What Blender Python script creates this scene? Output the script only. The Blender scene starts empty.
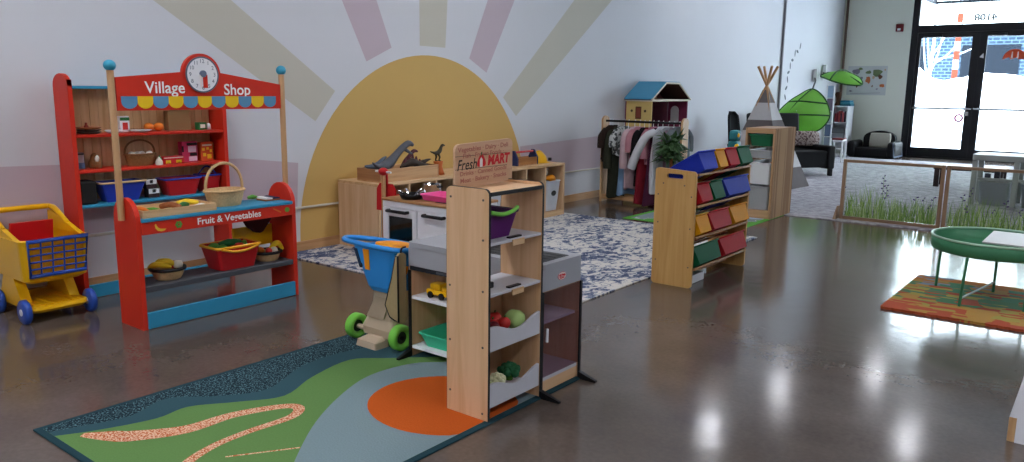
import bpy, bmesh, math, random
from mathutils import Vector, Matrix
random.seed(7)
SC = bpy.context.scene
COL = SC.collection
PI = math.pi
# ------------------------------------------------------------------ helpers
def lin(h):
    h = h.lstrip('#')
    r = [int(h[i:i+2], 16)/255 for i in (0, 2, 4)]
    return tuple((c/12.92 if c <= .04045 else ((c+.055)/1.055)**2.4) for c in r) + (1.0,)

MATS = {}
def new_mat(name):
    m = bpy.data.materials.new(name); m.use_nodes = True
    nt = m.node_tree; b = nt.nodes['Principled BSDF']
    return m, nt, b
def N(nt, t, **kw):
    n = nt.nodes.new(t)
    for k, v in kw.items():
        if k in n.inputs.keys(): n.inputs[k].default_value = v
        else: setattr(n, k, v)
    return n
def ramp(nt, stops, interp='LINEAR'):
    n = nt.nodes.new('ShaderNodeValToRGB'); e = n.color_ramp; e.interpolation = interp
    while len(e.elements) < len(stops): e.elements.new(.5)
    for el, (p, c) in zip(e.elements, stops):
        el.position = p; el.color = lin(c) if isinstance(c, str) else c
    return n
def plain(name, col, rough=.5, var=.06, scale=18, spec=.28, bump=0., metal=0., coat=0.):
    if name in MATS: return MATS[name]
    m, nt, b = new_mat(name); L = nt.links.new
    tc = N(nt, 'ShaderNodeTexCoord'); no = N(nt, 'ShaderNodeTexNoise', Scale=scale, Detail=3.)
    L(tc.outputs['Object'], no.inputs['Vector'])
    hs = N(nt, 'ShaderNodeHueSaturation', Color=lin(col))
    mr = N(nt, 'ShaderNodeMapRange'); mr.inputs['To Min'].default_value = 1-var; mr.inputs['To Max'].default_value = 1+var
    L(no.outputs['Fac'], mr.inputs['Value']); L(mr.outputs['Result'], hs.inputs['Value'])
    L(hs.outputs['Color'], b.inputs['Base Color'])
    b.inputs['Roughness'].default_value = rough; b.inputs['Metallic'].default_value = metal
    b.inputs['Specular IOR Level'].default_value = spec; b.inputs['Coat Weight'].default_value = coat
    if bump:
        bp = N(nt, 'ShaderNodeBump', Strength=bump, Distance=.004); L(no.outputs['Fac'], bp.inputs['Height']); L(bp.outputs['Normal'], b.inputs['Normal'])
    MATS[name] = m; return m
def wood(name, c1, c2, axis='z', rough=.45, scale=30.):
    if name in MATS: return MATS[name]
    m, nt, b = new_mat(name); L = nt.links.new
    tc = N(nt, 'ShaderNodeTexCoord'); mp = N(nt, 'ShaderNodeMapping')
    s = {'x': (.06, 1, 1), 'y': (1, .06, 1), 'z': (1, 1, .06)}[axis]
    mp.inputs['Scale'].default_value = s
    no = N(nt, 'ShaderNodeTexNoise', Scale=scale, Detail=5., Roughness=.6, Distortion=.6)
    L(tc.outputs['Object'], mp.inputs['Vector']); L(mp.outputs['Vector'], no.inputs['Vector'])
    r = ramp(nt, [(.3, c2), (.62, c1)]); L(no.outputs['Fac'], r.inputs['Fac']); L(r.outputs['Color'], b.inputs['Base Color'])
    b.inputs['Roughness'].default_value = rough; b.inputs['Specular IOR Level'].default_value = .3
    MATS[name] = m; return m
def glassy(name, tint, alpha=.06, rough=.02):
    m, nt, b = new_mat(name); L = nt.links.new
    nt.nodes.remove(b); out = nt.nodes['Material Output']
    tr = N(nt, 'ShaderNodeBsdfTransparent', Color=lin(tint)); gl = N(nt, 'ShaderNodeBsdfGlossy', Roughness=rough)
    lw = N(nt, 'ShaderNodeLayerWeight', Blend=.5); fr = N(nt, 'ShaderNodeMath', operation='POWER'); fr.inputs[1].default_value = 4.; L(lw.outputs['Facing'], fr.inputs[0]); mx = N(nt, 'ShaderNodeMixShader')
    no = N(nt, 'ShaderNodeTexNoise', Scale=3.); mr = N(nt, 'ShaderNodeMath', operation='MULTIPLY_ADD'); mr.inputs[1].default_value = alpha; 
    L(no.outputs['Fac'], mr.inputs[0]); L(fr.outputs[0], mr.inputs[2])
    L(mr.outputs[0], mx.inputs['Fac']); L(tr.outputs[0], mx.inputs[1]); L(gl.outputs[0], mx.inputs[2]); L(mx.outputs[0], out.inputs['Surface'])
    MATS[name] = m; return m
def emit(name, col, s):
    m, nt, b = new_mat(name)
    b.inputs['Base Color'].default_value = lin(col); b.inputs['Emission Color'].default_value = lin(col); b.inputs['Emission Strength'].default_value = s
    MATS[name] = m; return m

class MB:
    def __init__(s): s.v = []; s.f = []; s.mi = []; s.sm = []
    def add(s, vs, fs, mi=0, sm=False):
        o = len(s.v); s.v += [Vector(v) for v in vs]
        for f in fs: s.f.append([i+o for i in f]); s.mi.append(mi); s.sm.append(sm)
        return s
    def box(s, x0, y0, z0, x1, y1, z1, bev=0., mi=0):
        x0, x1 = min(x0, x1), max(x0, x1); y0, y1 = min(y0, y1), max(y0, y1); z0, z1 = min(z0, z1), max(z0, z1)
        bm = bmesh.new(); bmesh.ops.create_cube(bm, size=1.)
        for v in bm.verts: v.co = Vector(((x0+x1)/2+v.co.x*(x1-x0), (y0+y1)/2+v.co.y*(y1-y0), (z0+z1)/2+v.co.z*(z1-z0)))
        if bev:
            bev = min(bev, .45*min(x1-x0, y1-y0, z1-z0))
            bmesh.ops.bevel(bm, geom=bm.edges[:], offset=bev, segments=2, profile=.5, affect='EDGES')
        bm.verts.index_update()
        s.add([v.co.copy() for v in bm.verts], [[v.index for v in f.verts] for f in bm.faces], mi, False); bm.free(); return s
    def ring(s, c, u, v, ru, rv, n): return [c+u*(ru*math.cos(2*PI*i/n))+v*(rv*math.sin(2*PI*i/n)) for i in range(n)]
    def loft(s, rings, mi=0, sm=True, cap=True, closed=False):
        n = len(rings[0]); vs = [p for r in rings for p in r]; fs = []
        R = len(rings)
        for k in range(R if closed else R-1):
            a, b = k*n, ((k+1) % R)*n
            for i in range(n): fs.append([a+i, a+(i+1) % n, b+(i+1) % n, b+i])
        s.add(vs, fs, mi, sm)
        if cap and not closed:
            s.add(rings[0], [list(range(n))[::-1]], mi, False); s.add(rings[-1], [list(range(n))], mi, False)
        return s
    def tube(s, pts, r, n=10, mi=0, closed=False, flat=1., up=None):
        pts = [Vector(p) for p in pts]; rs = r if isinstance(r, (list, tuple)) else [r]*len(pts)
        R = []; ref = None
        for i, p in enumerate(pts):
            a = pts[(i-1) % len(pts)] if (closed or i > 0) else p
            b = pts[(i+1) % len(pts)] if (closed or i < len(pts)-1) else p
            t = (b-a).normalized()
            if ref is None:
                ref = Vector(up) if up else (Vector((0, 0, 1)) if abs(t.z) < .9 else Vector((1, 0, 0)))
            u = ref-t*ref.dot(t)
            if u.length < 1e-6: u = t.orthogonal()
            u.normalize(); w = t.cross(u); ref = u
            R.append(s.ring(p, u, w, rs[i]*flat, rs[i], n))
        return s.loft(R, mi, True, True, closed)
    def cyl(s, p0, p1, r0, r1=None, n=20, mi=0):
        return s.tube([p0, p1], [r0, r0 if r1 is None else r1], n, mi)
    def lathe(s, prof, c=(0, 0, 0), n=28, mi=0, sx=1., sy=1., sm=True):
        c = Vector(c); rings = [[c+Vector((r*math.cos(2*PI*i/n)*sx, r*math.sin(2*PI*i/n)*sy, z)) for i in range(n)] for r, z in prof]
        return s.loft(rings, mi, sm, True)
    def sph(s, c, rx, ry=None, rz=None, n=16, m=10, mi=0, rot=None):
        ry = rx if ry is None else ry; rz = rx if rz is None else rz; c = Vector(c)
        M = rot or Matrix.Identity(3); rings = []
        for k in range(m+1):
            a = -PI/2+PI*k/m; rr = max(math.cos(a), .02)
            rings.append([c+M @ Vector((rx*rr*math.cos(2*PI*i/n), ry*rr*math.sin(2*PI*i/n), rz*math.sin(a))) for i in range(n)])
        return s.loft(rings, mi)
    def prism(s, pts, o, u, v, d, mi=0, sm=False):
        o, u, v = Vector(o), Vector(u), Vector(v); w = u.cross(v).normalized()*d; n = len(pts)
        A = [o+u*p[0]+v*p[1] for p in pts]; B = [a+w for a in A]
        fs = [[i, (i+1) % n, n+(i+1) % n, n+i] for i in range(n)]
        s.add(A+B, fs, mi, sm); s.add(A, [list(range(n))[::-1]], mi); s.add(B, [list(range(n))], mi); return s
    def poly(s, pts, mi=0): return s.add(pts, [list(range(len(pts)))], mi)
    def text(s, body, size, o, u, v, d=.0008, mi=0, align='CENTER', shear=0., sx=1., bold=0.):
        c = bpy.data.curves.new('lettering', 'FONT'); c.body = body; c.size = size; c.align_x = align; c.align_y = 'CENTER'; c.shear = shear; c.offset = bold
        c.resolution_u = 3
        ob = bpy.data.objects.new('lettering', c); COL.objects.link(ob)
        dg = bpy.context.evaluated_depsgraph_get(); dg.update()
        me = bpy.data.meshes.new_from_object(ob.evaluated_get(dg))
        o, u, v = Vector(o), Vector(u), Vector(v); w = u.cross(v).normalized()*d
        vs = [o+u*(p.co.x*sx)+v*p.co.y+w for p in me.vertices]; fs = [list(f.vertices) for f in me.polygons]
        bpy.data.objects.remove(ob); bpy.data.curves.remove(c); bpy.data.meshes.remove(me)
        return s.add(vs, fs, mi)
    def xf(s, loc, rz=0., rot=None):
        M = rot or Matrix.Rotation(rz, 3, 'Z'); L = Vector(loc)
        s.v = [M @ p+L for p in s.v]; return s
    def jit(s, a, f=20.):
        from mathutils import noise
        s.v = [p+noise.noise_vector(p*f)*a for p in s.v]; return s
    def build(s, name, mats, parent=None, origin=None):
        mats = mats if isinstance(mats, (list, tuple)) else [mats]
        if parent is not None: o = WORLD[parent.name]
        elif origin is not None: o = Vector(origin)
        else:
            xs = [p.x for p in s.v]; ys = [p.y for p in s.v]; zs = [p.z for p in s.v]
            o = Vector(((min(xs)+max(xs))/2, (min(ys)+max(ys))/2, min(zs)))
        me = bpy.data.meshes.new(name); me.from_pydata([p-o for p in s.v], [], s.f)
        for m in mats: me.materials.append(m)
        for p, i, k in zip(me.polygons, s.mi, s.sm): p.material_index = i; p.use_smooth = k
        bm = bmesh.new(); bm.from_mesh(me); bmesh.ops.recalc_face_normals(bm, faces=bm.faces[:]); bm.to_mesh(me); bm.free()
        ob = bpy.data.objects.new(name, me); COL.objects.link(ob)
        if parent is not None: ob.parent = parent; WORLD[ob.name] = o.copy()
        else: ob.location = o; WORLD[ob.name] = o.copy()
        return ob
WORLD = {}
def thing(name, label, cat, loc, group=None):
    o = bpy.data.objects.new(name, None); COL.objects.link(o); o.location = loc; o.empty_display_size = .1
    WORLD[o.name] = Vector(loc); o['label'] = label; o['category'] = cat
    if group: o['group'] = group
    return o
def tag(o, label, cat, group=None):
    o['label'] = label; o['category'] = cat
    if group: o['group'] = group
    return o
def struct(o): o['kind'] = 'structure'; return o
def dup(src, loc, label=None, group=None, rz=None, mat=None):
    r = src.copy(); COL.objects.link(r); r.location = loc; WORLD[r.name] = Vector(loc)
    if rz is not None: r.rotation_euler = (0, 0, rz)
    if label: r['label'] = label
    if group: r['group'] = group
    for ch in list(src.children):
        c = ch.copy(); COL.objects.link(c); c.parent = r
        for g in list(ch.children):
            d = g.copy(); COL.objects.link(d); d.parent = c
    return r
def rect(w, h, r, n=4, x0=0., y0=0.):
    pts = []
    for cx, cy, a0 in ((w-r, r, -PI/2), (w-r, h-r, 0), (r, h-r, PI/2), (r, r, PI)):
        for i in range(n+1):
            a = a0+PI/2*i/n; pts.append((x0+cx+r*math.cos(a), y0+cy+r*math.sin(a)))
    return pts
def smooth(pts, k=5, closed=False):
    P = [Vector(p) for p in pts]; out = []; n = len(P)
    for i in range(n if closed else n-1):
        p0 = P[(i-1) % n] if closed or i > 0 else P[i]; p1 = P[i]; p2 = P[(i+1) % n]; p3 = P[(i+2) % n] if closed or i+2 < n else p2
        for j in range(k):
            t = j/k; out.append(.5*((2*p1)+(p2-p0)*t+(2*p0-5*p1+4*p2-p3)*t*t+(3*p1-p0-3*p2+p3)*t**3))
    if not closed: out.append(P[-1])
    return out
X_, Y_, Z_ = Vector((1, 0, 0)), Vector((0, 1, 0)), Vector((0, 0, 1))

# ------------------------------------------------------------------ materials
red = plain('red paint', '#D2321F', .4); blue_board = plain('turquoise paint', '#3591B6', .45)
white_wood = plain('white lacquer', '#E9EAEE', .35, .03)
birch = wood('birch ply', '#E4BC93', '#D3A67A', 'z'); birch_h = wood('birch ply crosswise', '#E2BA90', '#D1A477', 'y')
maple = wood('maple panel', '#D3A868', '#C39452', 'z'); pine = wood('pine', '#DDB98C', '#BD9263', 'y')
pine_z = wood('pine upright', '#D8AF80', '#B98B5B', 'z'); pine_x = wood('pine along', '#D8AF80', '#B98B5B', 'x')
post_wood = wood('beech post', '#CFA478', '#B68755', 'z'); brown_wood = wood('warm brown wood', '#B98A5C', '#8C6039', 'z')
counter_wood = wood('oak worktop', '#B98B5E', '#93683F', 'x')
grey_plastic = plain('grey laminate', '#A3A5AB', .45, .03); shelf_grey = plain('pale grey laminate', '#C9C9CF', .4, .03)
dark_grey = plain('charcoal board', '#4A4D53', .5); black = plain('black plastic', '#141416', .4); black_soft = plain('black leather', '#0F0F11', .65, .1, 40, spec=.25, bump=.2)
edge_black = plain('black edging', '#1B1B1D', .5)
yellow = plain('yellow plastic', '#EDB512', .35, .03, coat=.2); blue_pl = plain('blue plastic', '#2A4FA8', .35, .04, coat=.2)
red_pl = plain('red plastic', '#C32025', .35, .05, coat=.2); green_pl = plain('green plastic', '#1E6B45', .35, .06, coat=.2)
ambr = plain('amber plastic', '#E8A31E', .35, .05, coat=.2); blue_bin = plain('royal blue plastic', '#2B3FA8', .35, .05, coat=.2)
sky_blue = plain('bright blue plastic', '#2E8DD8', .35, .03, coat=.2); beige_pl = plain('beige plastic', '#C3AF95', .5, .03)
lime = plain('lime plastic', '#7ED04F', .4, .04); orange_pl = plain('orange plastic', '#F29A1F', .4, .04)
white_pl = plain('white plastic', '#E6E6E8', .4, .03); chrome = plain('brushed steel', '#C7C8CC', .22, .04, metal=1.)
purple_pl = plain('purple plastic', '#5A1C66', .35); mint = plain('mint plastic', '#3FC79A', .4); pink_pl = plain('pink plastic', '#EE5B9C', .4)
wicker = plain('wicker', '#D2AE7E', .7, .25, 90, bump=.8); wicker_dark = plain('dark wicker', '#8A6238', .7, .3, 90, bump=.8)
card = plain('brown cardboard', '#8A6A45', .8); paper_white = plain('white paper', '#EDEDEE', .7, .02)
white_print = plain('white lettering paint', '#F4F2EC', .5, .01); black_print = plain('black print', '#1A1818', .6, .02); red_print = plain('red print', '#CF2228', .5, .02); brown_print = plain('burnt print', '#B4705F', .7, .05)
f_green = plain('leaf green', '#5E9C3C', .5, .2); f_dkgreen = plain('dark vegetable green', '#2C6A36', .5, .2); f_red = plain('tomato red', '#C7302C', .4, .1); f_yel = plain('banana yellow', '#EFCB2D', .45, .08)
f_orange = plain('carrot orange', '#E07A25', .5, .1); f_white = plain('garlic white', '#E8E2D2', .5, .05); f_brown = plain('bread brown', '#9A5A33', .6, .15)

# ------------------------------------------------------------------ room shell
XW, YD = -4.335, 15.12
def floor_mat():
    m, nt, b = new_mat('polished concrete'); L = nt.links.new
    tc = N(nt, 'ShaderNodeTexCoord')
    a = N(nt, 'ShaderNodeTexNoise', Scale=1.1, Detail=8., Roughness=.65); c = N(nt, 'ShaderNodeTexNoise', Scale=60., Detail=3.)
    for n in (a, c): L(tc.outputs['Object'], n.inputs['Vector'])
    r = ramp(nt, [(.3, '#4E443D'), (.5, '#5E534B'), (.7, '#6B6058')]); L(a.outputs['Fac'], r.inputs['Fac'])
    mx = N(nt, 'ShaderNodeMix', data_type='RGBA', blend_type='OVERLAY'); mx.inputs[0].default_value = .22
    L(r.outputs['Color'], mx.inputs[6]); L(c.outputs['Fac'], mx.inputs[7]); L(mx.outputs[2], b.inputs['Base Color'])
    rr = N(nt, 'ShaderNodeMapRange'); rr.inputs['To Min'].default_value = .1; rr.inputs['To Max'].default_value = .19
    L(a.outputs['Fac'], rr.inputs['Value']); L(rr.outputs['Result'], b.inputs['Roughness'])
    c2 = N(nt, 'ShaderNodeTexNoise', Scale=14., Detail=4.); L(tc.outputs['Object'], c2.inputs['Vector'])
    bp = N(nt, 'ShaderNodeBump', Strength=.06, Distance=.01); L(c2.outputs['Fac'], bp.inputs['Height']); L(bp.outputs['Normal'], b.inputs['Normal'])
    b.inputs['Specular IOR Level'].default_value = .55
    return m
wall_paint = plain('white wall paint', '#D3D4D8', .75, .025, 2.5)
ceil_paint = plain('ceiling paint', '#6E6E72', .8, .03)
sun_p = plain('mural ochre paint', '#CDA964', .75, .03, 3); pink_p = plain('mural mauve paint', '#C2B2BA', .75, .03, 3); beige_p = plain('mural beige paint', '#C4C0B2', .75, .03, 3)
struct(MB().box(XW-.2, -4.2, -.2, 6.2, YD+.2, 0).build('floor', floor_mat()))
struct(MB().box(XW-.2, -4.2, 4.0, 6.2, YD+.2, 4.2).build('ceiling', ceil_paint))
w = MB().box(XW-.2, -4.2, 0, XW, YD+.2, 4.0)
xm = XW+.0012
def wallpoly(pts, mi, e=0.): w.poly([(xm+e, y, z) for y, z in pts], mi)
cy, cz, R = 4.46, .10, 1.245
wallpoly([(cy+R*math.cos(a*PI/48), cz+R*math.sin(a*PI/48)) for a in range(49)]+[(cy-R, .07), (cy+R, .07)], 1, .0006)
def strip(a, b, c, d, mi, t=4.):
    a, b, c, d = [Vector(q) for q in (a, b, c, d)]
    wallpoly([tuple(a), tuple(b), tuple(b+(d-b)*t), tuple(a+(c-a)*t)], mi)
strip((5.378, 1.025), (5.564, .862), (6.447, 1.937), (7.132, 1.999), 3, 2)
strip((4.934, 1.339), (5.154, 1.23), (5.166, 1.82), (5.526, 1.853), 2, 3)
strip((4.367, 1.413), (4.65, 1.411), (4.367, 1.747), (4.677, 1.775), 3, 4)
strip((3.833, 1.278), (4.077, 1.385), (3.625, 1.679), (3.938, 1.708), 2, 3)
strip((3.372, .87), (3.545, 1.071), (2.299, 1.558), (2.781, 1.602), 3, 2)
wallpoly([(5.66, .31), (7.6, .31), (7.6, .65), (5.63, .59)], 2)
wallpoly([(3.2, .31), (3.22, .60), (2.8, .655), (1.5, .695), (-.5, .74), (-.5, .31)], 2)
struct(w.build('wall_left', [wall_paint, sun_p, pink_p, beige_p]))
struct(MB().box(XW, -4, 0, XW+.012, 15.1, .07).build('baseboard_left', wood('baseboard oak', '#C79D70', '#AC8055', 'y')))
struct(MB().box(XW, -4, .292, XW+.016, 12., .306, .004).build('trim_1', plain('ledge paint', '#C9C3B4', .6, .03)))
conduit = plain('brown conduit', '#6D5A4C', .5)
struct(MB().cyl((XW+.02, 12.06, .1), (XW+.02, 12.06, 4.), .018, n=10).build('trim_2', plain('grey conduit', '#7C7B80', .5)))
struct(MB().cyl((XW+.06, YD-.05, .1), (XW+.06, YD-.05, 4.), .022, n=10).build('trim_3', conduit))
struct(MB().box(6.0, -4.2, 0, 6.2, YD+.2, 4).build('wall_right', wall_paint))
struct(MB().box(XW, -4.2, 0, 6.0, -4, 4).build('wall_back', wall_paint))
D0, D1, DT = -3.21, 3.6, 3.2
front_paint = plain('grey green wall paint', '#E8EBDD', .75, .02, 2)
w = MB().box(XW, YD, 0, D0, YD+.2, 4).box(D1, YD, 0, 6, YD+.2, 4).box(D0, YD, DT, D1, YD+.2, 4)
struct(w.build('wall_front', front_paint))
struct(MB().box(XW+.02, YD-.014, 0, D0-.01, YD, .09).build('baseboard_front', wood('baseboard maple', '#C9A47B', '#B48B62', 'x')))
frame_m = plain('dark bronze aluminium', '#17181C', .35, .04); pane = glassy('window glass', '#F2F7F7', .03)
# storefront frame
f = MB(); y0, y1 = YD+.02, YD+.14
f.box(D0, y0, 0, -3.106, y1, DT).box(D0, y0, DT-.06, D1, y1, DT).box(-3.1055, y0, 2.116, D1, y1, 2.24).box(-3.106, y0, 0, D1, y1, .0245)
for x in (-1.19, .35, 1.9, D1-.06): f.box(x, y0, .02, x+.06, y1, DT-.06)
f.box(-1.13, y0, .02, D1, y1, .14)
struct(f.build('trim_4', frame_m))
orange_vinyl = plain('orange vinyl', '#E0552E', .5); 
def door(nm, x0, x1, sl, sr):
    d = MB(); ya, yb = YD+.045, YD+.09
    d.box(x0, ya, .025, x0+sl, yb, 2.115).box(x1-sr, ya, .025, x1, yb, 2.115).box(x0+sl, ya, .025, x1-sr, yb, .18).box(x0+sl, ya, 2.03, x1-sr, yb, 2.115)
    o = struct(d.build(nm, frame_m))
    MB().box(x0+sl, ya+.015, .18, x1-sr, ya+.023, 2.03).build('glass', pane, o)
    MB().tube([(x0+.03, ya, .853), (x0+.03, ya-.05, .853), (x1-.03, ya-.05, .853), (x1-.03, ya, .853)], .02, 8).build('push_bar', chrome, o)
    MB().box(x0+.1, ya-.06, 2.035, x0+.38, ya, 2.085, .01).build('door_closer', frame_m, o)
    return o
dl = door('door_1', -3.105, -2.1735, .055, .11); dr = door('door_2', -2.173, -1.19, .108, .08)
MB().box(-2.29, YD-.0, .735, -2.215, YD+.045, .815, .006).build('lock_box', chrome, dl)
cm = MB(); cc = Vector((-2.36, YD+.055, .7))
cm.tube([cc+Vector((.055*math.cos(a*PI/12), 0, .055*math.sin(a*PI/12))) for a in range(24)], .018, 6, closed=True)
cm.build('round_sticker', plain('pink vinyl ring', '#D77F9B', .5), dl)
u = MB(); uc = Vector((-1.66, YD+.0575, 1.66))
pts = [(.165*math.cos(PI*i/20), .16*math.sin(PI*i/20)) for i in range(21)]
for k in range(3): pts += [(-.165+.11*(k+.5)-.0+.035, .035), (-.165+.11*(k+1), 0.)] if k < 2 else []
u.prism([(x, z) for x, z in pts], uc, X_, Z_, .002)
u.build('orange_logo', orange_vinyl, dr)
lo = MB(); 
for sx in (-.05, .03): lo.prism([(sx, .02), (sx+.025, .02), (sx+.02, .12), (sx+.005, .12)], uc+Vector((0, -.001, 0)), X_, Z_, .002)
lo.build('logo_figures', plain('pale vinyl', '#F2D8CF', .5), dr)
MB().prism([(-.035, -.02), (.03, -.04), (.02, .045)], (-2.12, YD+.0445, 1.72), X_, Z_, .002).build('arrow_sticker', white_pl, dr)
wn = struct(MB().box(D0+.055, YD+.075, 2.24, D1-.06, YD+.083, DT-.06).build('window_1', pane))
MB().text('4108', .15, (-2.13, YD+.07, 2.335), -X_, Z_, .001, sx=1.1, bold=.0075).build('street_number', plain('grey vinyl number', '#C9D6D2', .5), wn)
for k, (a, b) in enumerate(((-1.13, .35), (.41, 1.9), (1.96, D1-.06))):
    struct(MB().box(a, YD+.075, .14, b, YD+.083, 2.12).build('window_%d' % (k+2), pane))
# ------------------------------------------------------------------ outside
snow = plain('snow', '#F3F6FA', .8, .03, 1.5)
struct(MB().box(-40, YD+.3, -.35, 40, 70, -.05).build('pavement', plain('snowy asphalt', '#DDE1E6', .8, .08, .6)))
sb = MB(); sp_ = smooth([Vector((x, h, 0)) for x, h in ((-12, .2), (-9.5, 1.0), (-7.2, 1.35), (-6., 1.75), (-4.9, 1.85), (-4.2, 1.5), (-3.2, 1.7), (-2.2, 1.6), (-.8, 1.3), (1.5, 1.5), (4, .9), (7, .1))], 4)
sb.loft([[Vector((p.x, 23.5+1.9*math.cos(PI*i/12), max(p.y, .05)*math.sin(PI*i/12)-.05)) for i in range(13)] for p in sp_]).jit(.1, 1.5)
sb.v = [Vector((p.x, p.y, max(p.z, -.05))) for p in sb.v]
tag(sb.build('snow_bank', snow), 'long bumpy snow bank outside the glass doors', 'snow')
brickm, nt, bb_ = new_mat('blue grey block wall'); bt = N(nt, 'ShaderNodeTexBrick', Scale=1.6); bt.inputs['Color1'].default_value = lin('#2C3947'); bt.inputs['Color2'].default_value = lin('#344252'); bt.inputs['Mortar'].default_value = lin('#56687A'); bt.inputs['Mortar Size'].default_value = .035
mpp = N(nt, 'ShaderNodeMapping'); mpp.inputs['Rotation'].default_value = (PI/2, 0, 0); tcc = N(nt, 'ShaderNodeTexCoord'); nt.links.new(tcc.outputs['Object'], mpp.inputs['Vector']); nt.links.new(mpp.outputs['Vector'], bt.inputs['Vector']); nt.links.new(bt.outputs['Color'], bb_.inputs['Base Color']); bb_.inputs['Roughness'].default_value = .9; bb_.inputs['Specular IOR Level'].default_value = .05
b = thing('building', 'blue grey commercial building across the street behind the glass doors', 'building', (0, 44, 0))
MB().box(-26, 44, -.05, 20, 52, 4.1).build('wall', brickm, b)
for k in range(7): MB().box(-15+k*4.0, 43.9, 1.2, -12.6+k*4.0, 44.0, 3.4).build('window', plain('far window glass', '#161C24', .6, spec=.1), b)
MB().box(-26, 43.8, 3.85, 20, 44., 4.1).build('fascia', plain('pale fascia', '#555B60', .6), b)
tre = thing('bare_tree', 'bare pale tree with thin branches outside the left glass door', 'tree', (-6.25, 33, -.05))
frost = plain('frosted bark', '#B9BDC4', .8)
MB().tube([(-6.3, 33, -.05), (-6.27, 33, 1.5), (-6.2, 33, 3.0), (-6.28, 33, 5.)], [.09, .07, .05, .03], 8).build('trunk', frost, tre)
for k, (z0, dx, dz) in enumerate(((1.5, -.3, 1.6), (1.7, .35, 1.9), (2.0, -.25, 1.5), (2.1, .8, .9), (2.4, .5, 1.6), (2.3, 1.3, .5))):
    MB().tube(smooth([(-6.26, 33, z0), (-6.26+dx*.6, 33+.1*k, z0+dz*.45), (-6.26+dx, 33+.15*k, z0+dz)], 3), .024, 6).build('branch', frost, tre)
aw = thing('awning_frame', 'dark metal awning frame above the glass doors outside', 'awning', (0, 16.4, 2.7))
dkm = plain('awning dark metal', '#20242B', .6, spec=.1)
MB().box(-3.15, 16.35, 2.70, 3.4, 16.41, 2.75, .005).build('front_bar', dkm, aw)
for x in (-3.15, 3.35): MB().box(x, 16.35, 2.75, x+.05, 16.41, 3.6).build('upright', dkm, aw); MB().box(x, YD+.2, 2.70, x+.05, 16.35, 2.75).build('side_bar', dkm, aw)
p = thing('marker_post', 'white and orange banded post outside the left glass door', 'post', (-4.93, 30, -.05))
MB().cyl((-4.93, 30, -.05), (-4.93, 30, 4.4), .085, n=14).build('post', white_pl, p)
for z in (1.6, 2.2, 2.8, 3.4): MB().cyl((-4.93, 30, z), (-4.93, 30, z+.3), .09, n=14).build('band', plain('marker orange', '#6E3426', .7, spec=.05), p)
# ------------------------------------------------------------------ lamps
lamp_e = emit('lamp diffuser', '#F6F7FF', 48.); lamp_s = plain('lamp housing', '#D8D8DA', .4)
lamps = [(-3.66, 8.66, 3.), (-3.46, 10.5, 3.), (-2.58, 12.0, 3.), (-1.7, 9.9, 3.),
         (-2.7, 1.0, 3.4), (-2.4, 4.4, 3.4), (1.6, 1.6, 3.4), (1.6, 5.0, 3.4), (-2.6, -1.8, 3.4), (-.6, -1.8, 3.4), (1.6, -1.8, 3.4)]  # wide lamps of this row are added out of view to brighten the room
base = None
for i, (x, y, z) in enumerate(lamps):
    small = i < 4
    if i in (0, 4):
        t = thing('ceiling_or_fill_light', 'round pendant light of the play room, the wide ones added for fill', 'light', (x, y, z), 'ceiling lights')
        r = .13 if small else .32
        MB().lathe([(r*.3, .14), (r, .02), (r, 0), (r*.96, 0), (r*.28, .13)], (x, y, z)).build('housing', lamp_s, t)
        MB().lathe([(.001, .006), (r*.93, .006), (r*.93, .002), (.001, .002)], (x, y, z)).build('diffuser', lamp_e, t)
        MB().cyl((x, y, z+.14), (x, y, 4.0), .008, n=8).build('cord', black, t)
        base = t
    else: dup(base, (x, y, z))
# sky
wd = bpy.data.worlds.new('sky'); SC.world = wd; wd.use_nodes = True
nt = wd.node_tree; bg = nt.nodes['Background']
tc = N(nt, 'ShaderNodeTexCoord'); sp = N(nt, 'ShaderNodeSeparateXYZ'); r = ramp(nt, [(.0, '#DDE6F2'), (.5, '#E6EEFA'), (1., '#D5E4FA')])
nt.links.new(tc.outputs['Generated'], sp.inputs[0]); nt.links.new(sp.outputs['Z'], r.inputs['Fac']); nt.links.new(r.outputs['Color'], bg.inputs['Color'])
bg.inputs['Strength'].default_value = 17.
# ------------------------------------------------------------------ camera
cam = bpy.data.cameras.new('camera'); co = bpy.data.objects.new('camera', cam); COL.objects.link(co)
cam.sensor_width = 36; cam.lens = 786/1024*36; cam.clip_end = 200
def nrm(v): return Vector(v).normalized()
cy_, cx_ = nrm((628, 135, -786)), nrm((1016, -154, 786))
cx_ = (cx_-cy_*cx_.dot(cy_)).normalized(); cz_ = cx_.cross(cy_)
co.matrix_world = Matrix.Translation((0, 0, 1.1)) @ Matrix((cx_, cy_, cz_)).to_4x4()
SC.camera = co
SC.view_settings.view_transform = 'Standard'; SC.view_settings.look = 'None'; SC.view_settings.gamma = 1; SC.view_settings.use_curve_mapping = False
SC.view_settings.exposure = 0.
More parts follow.
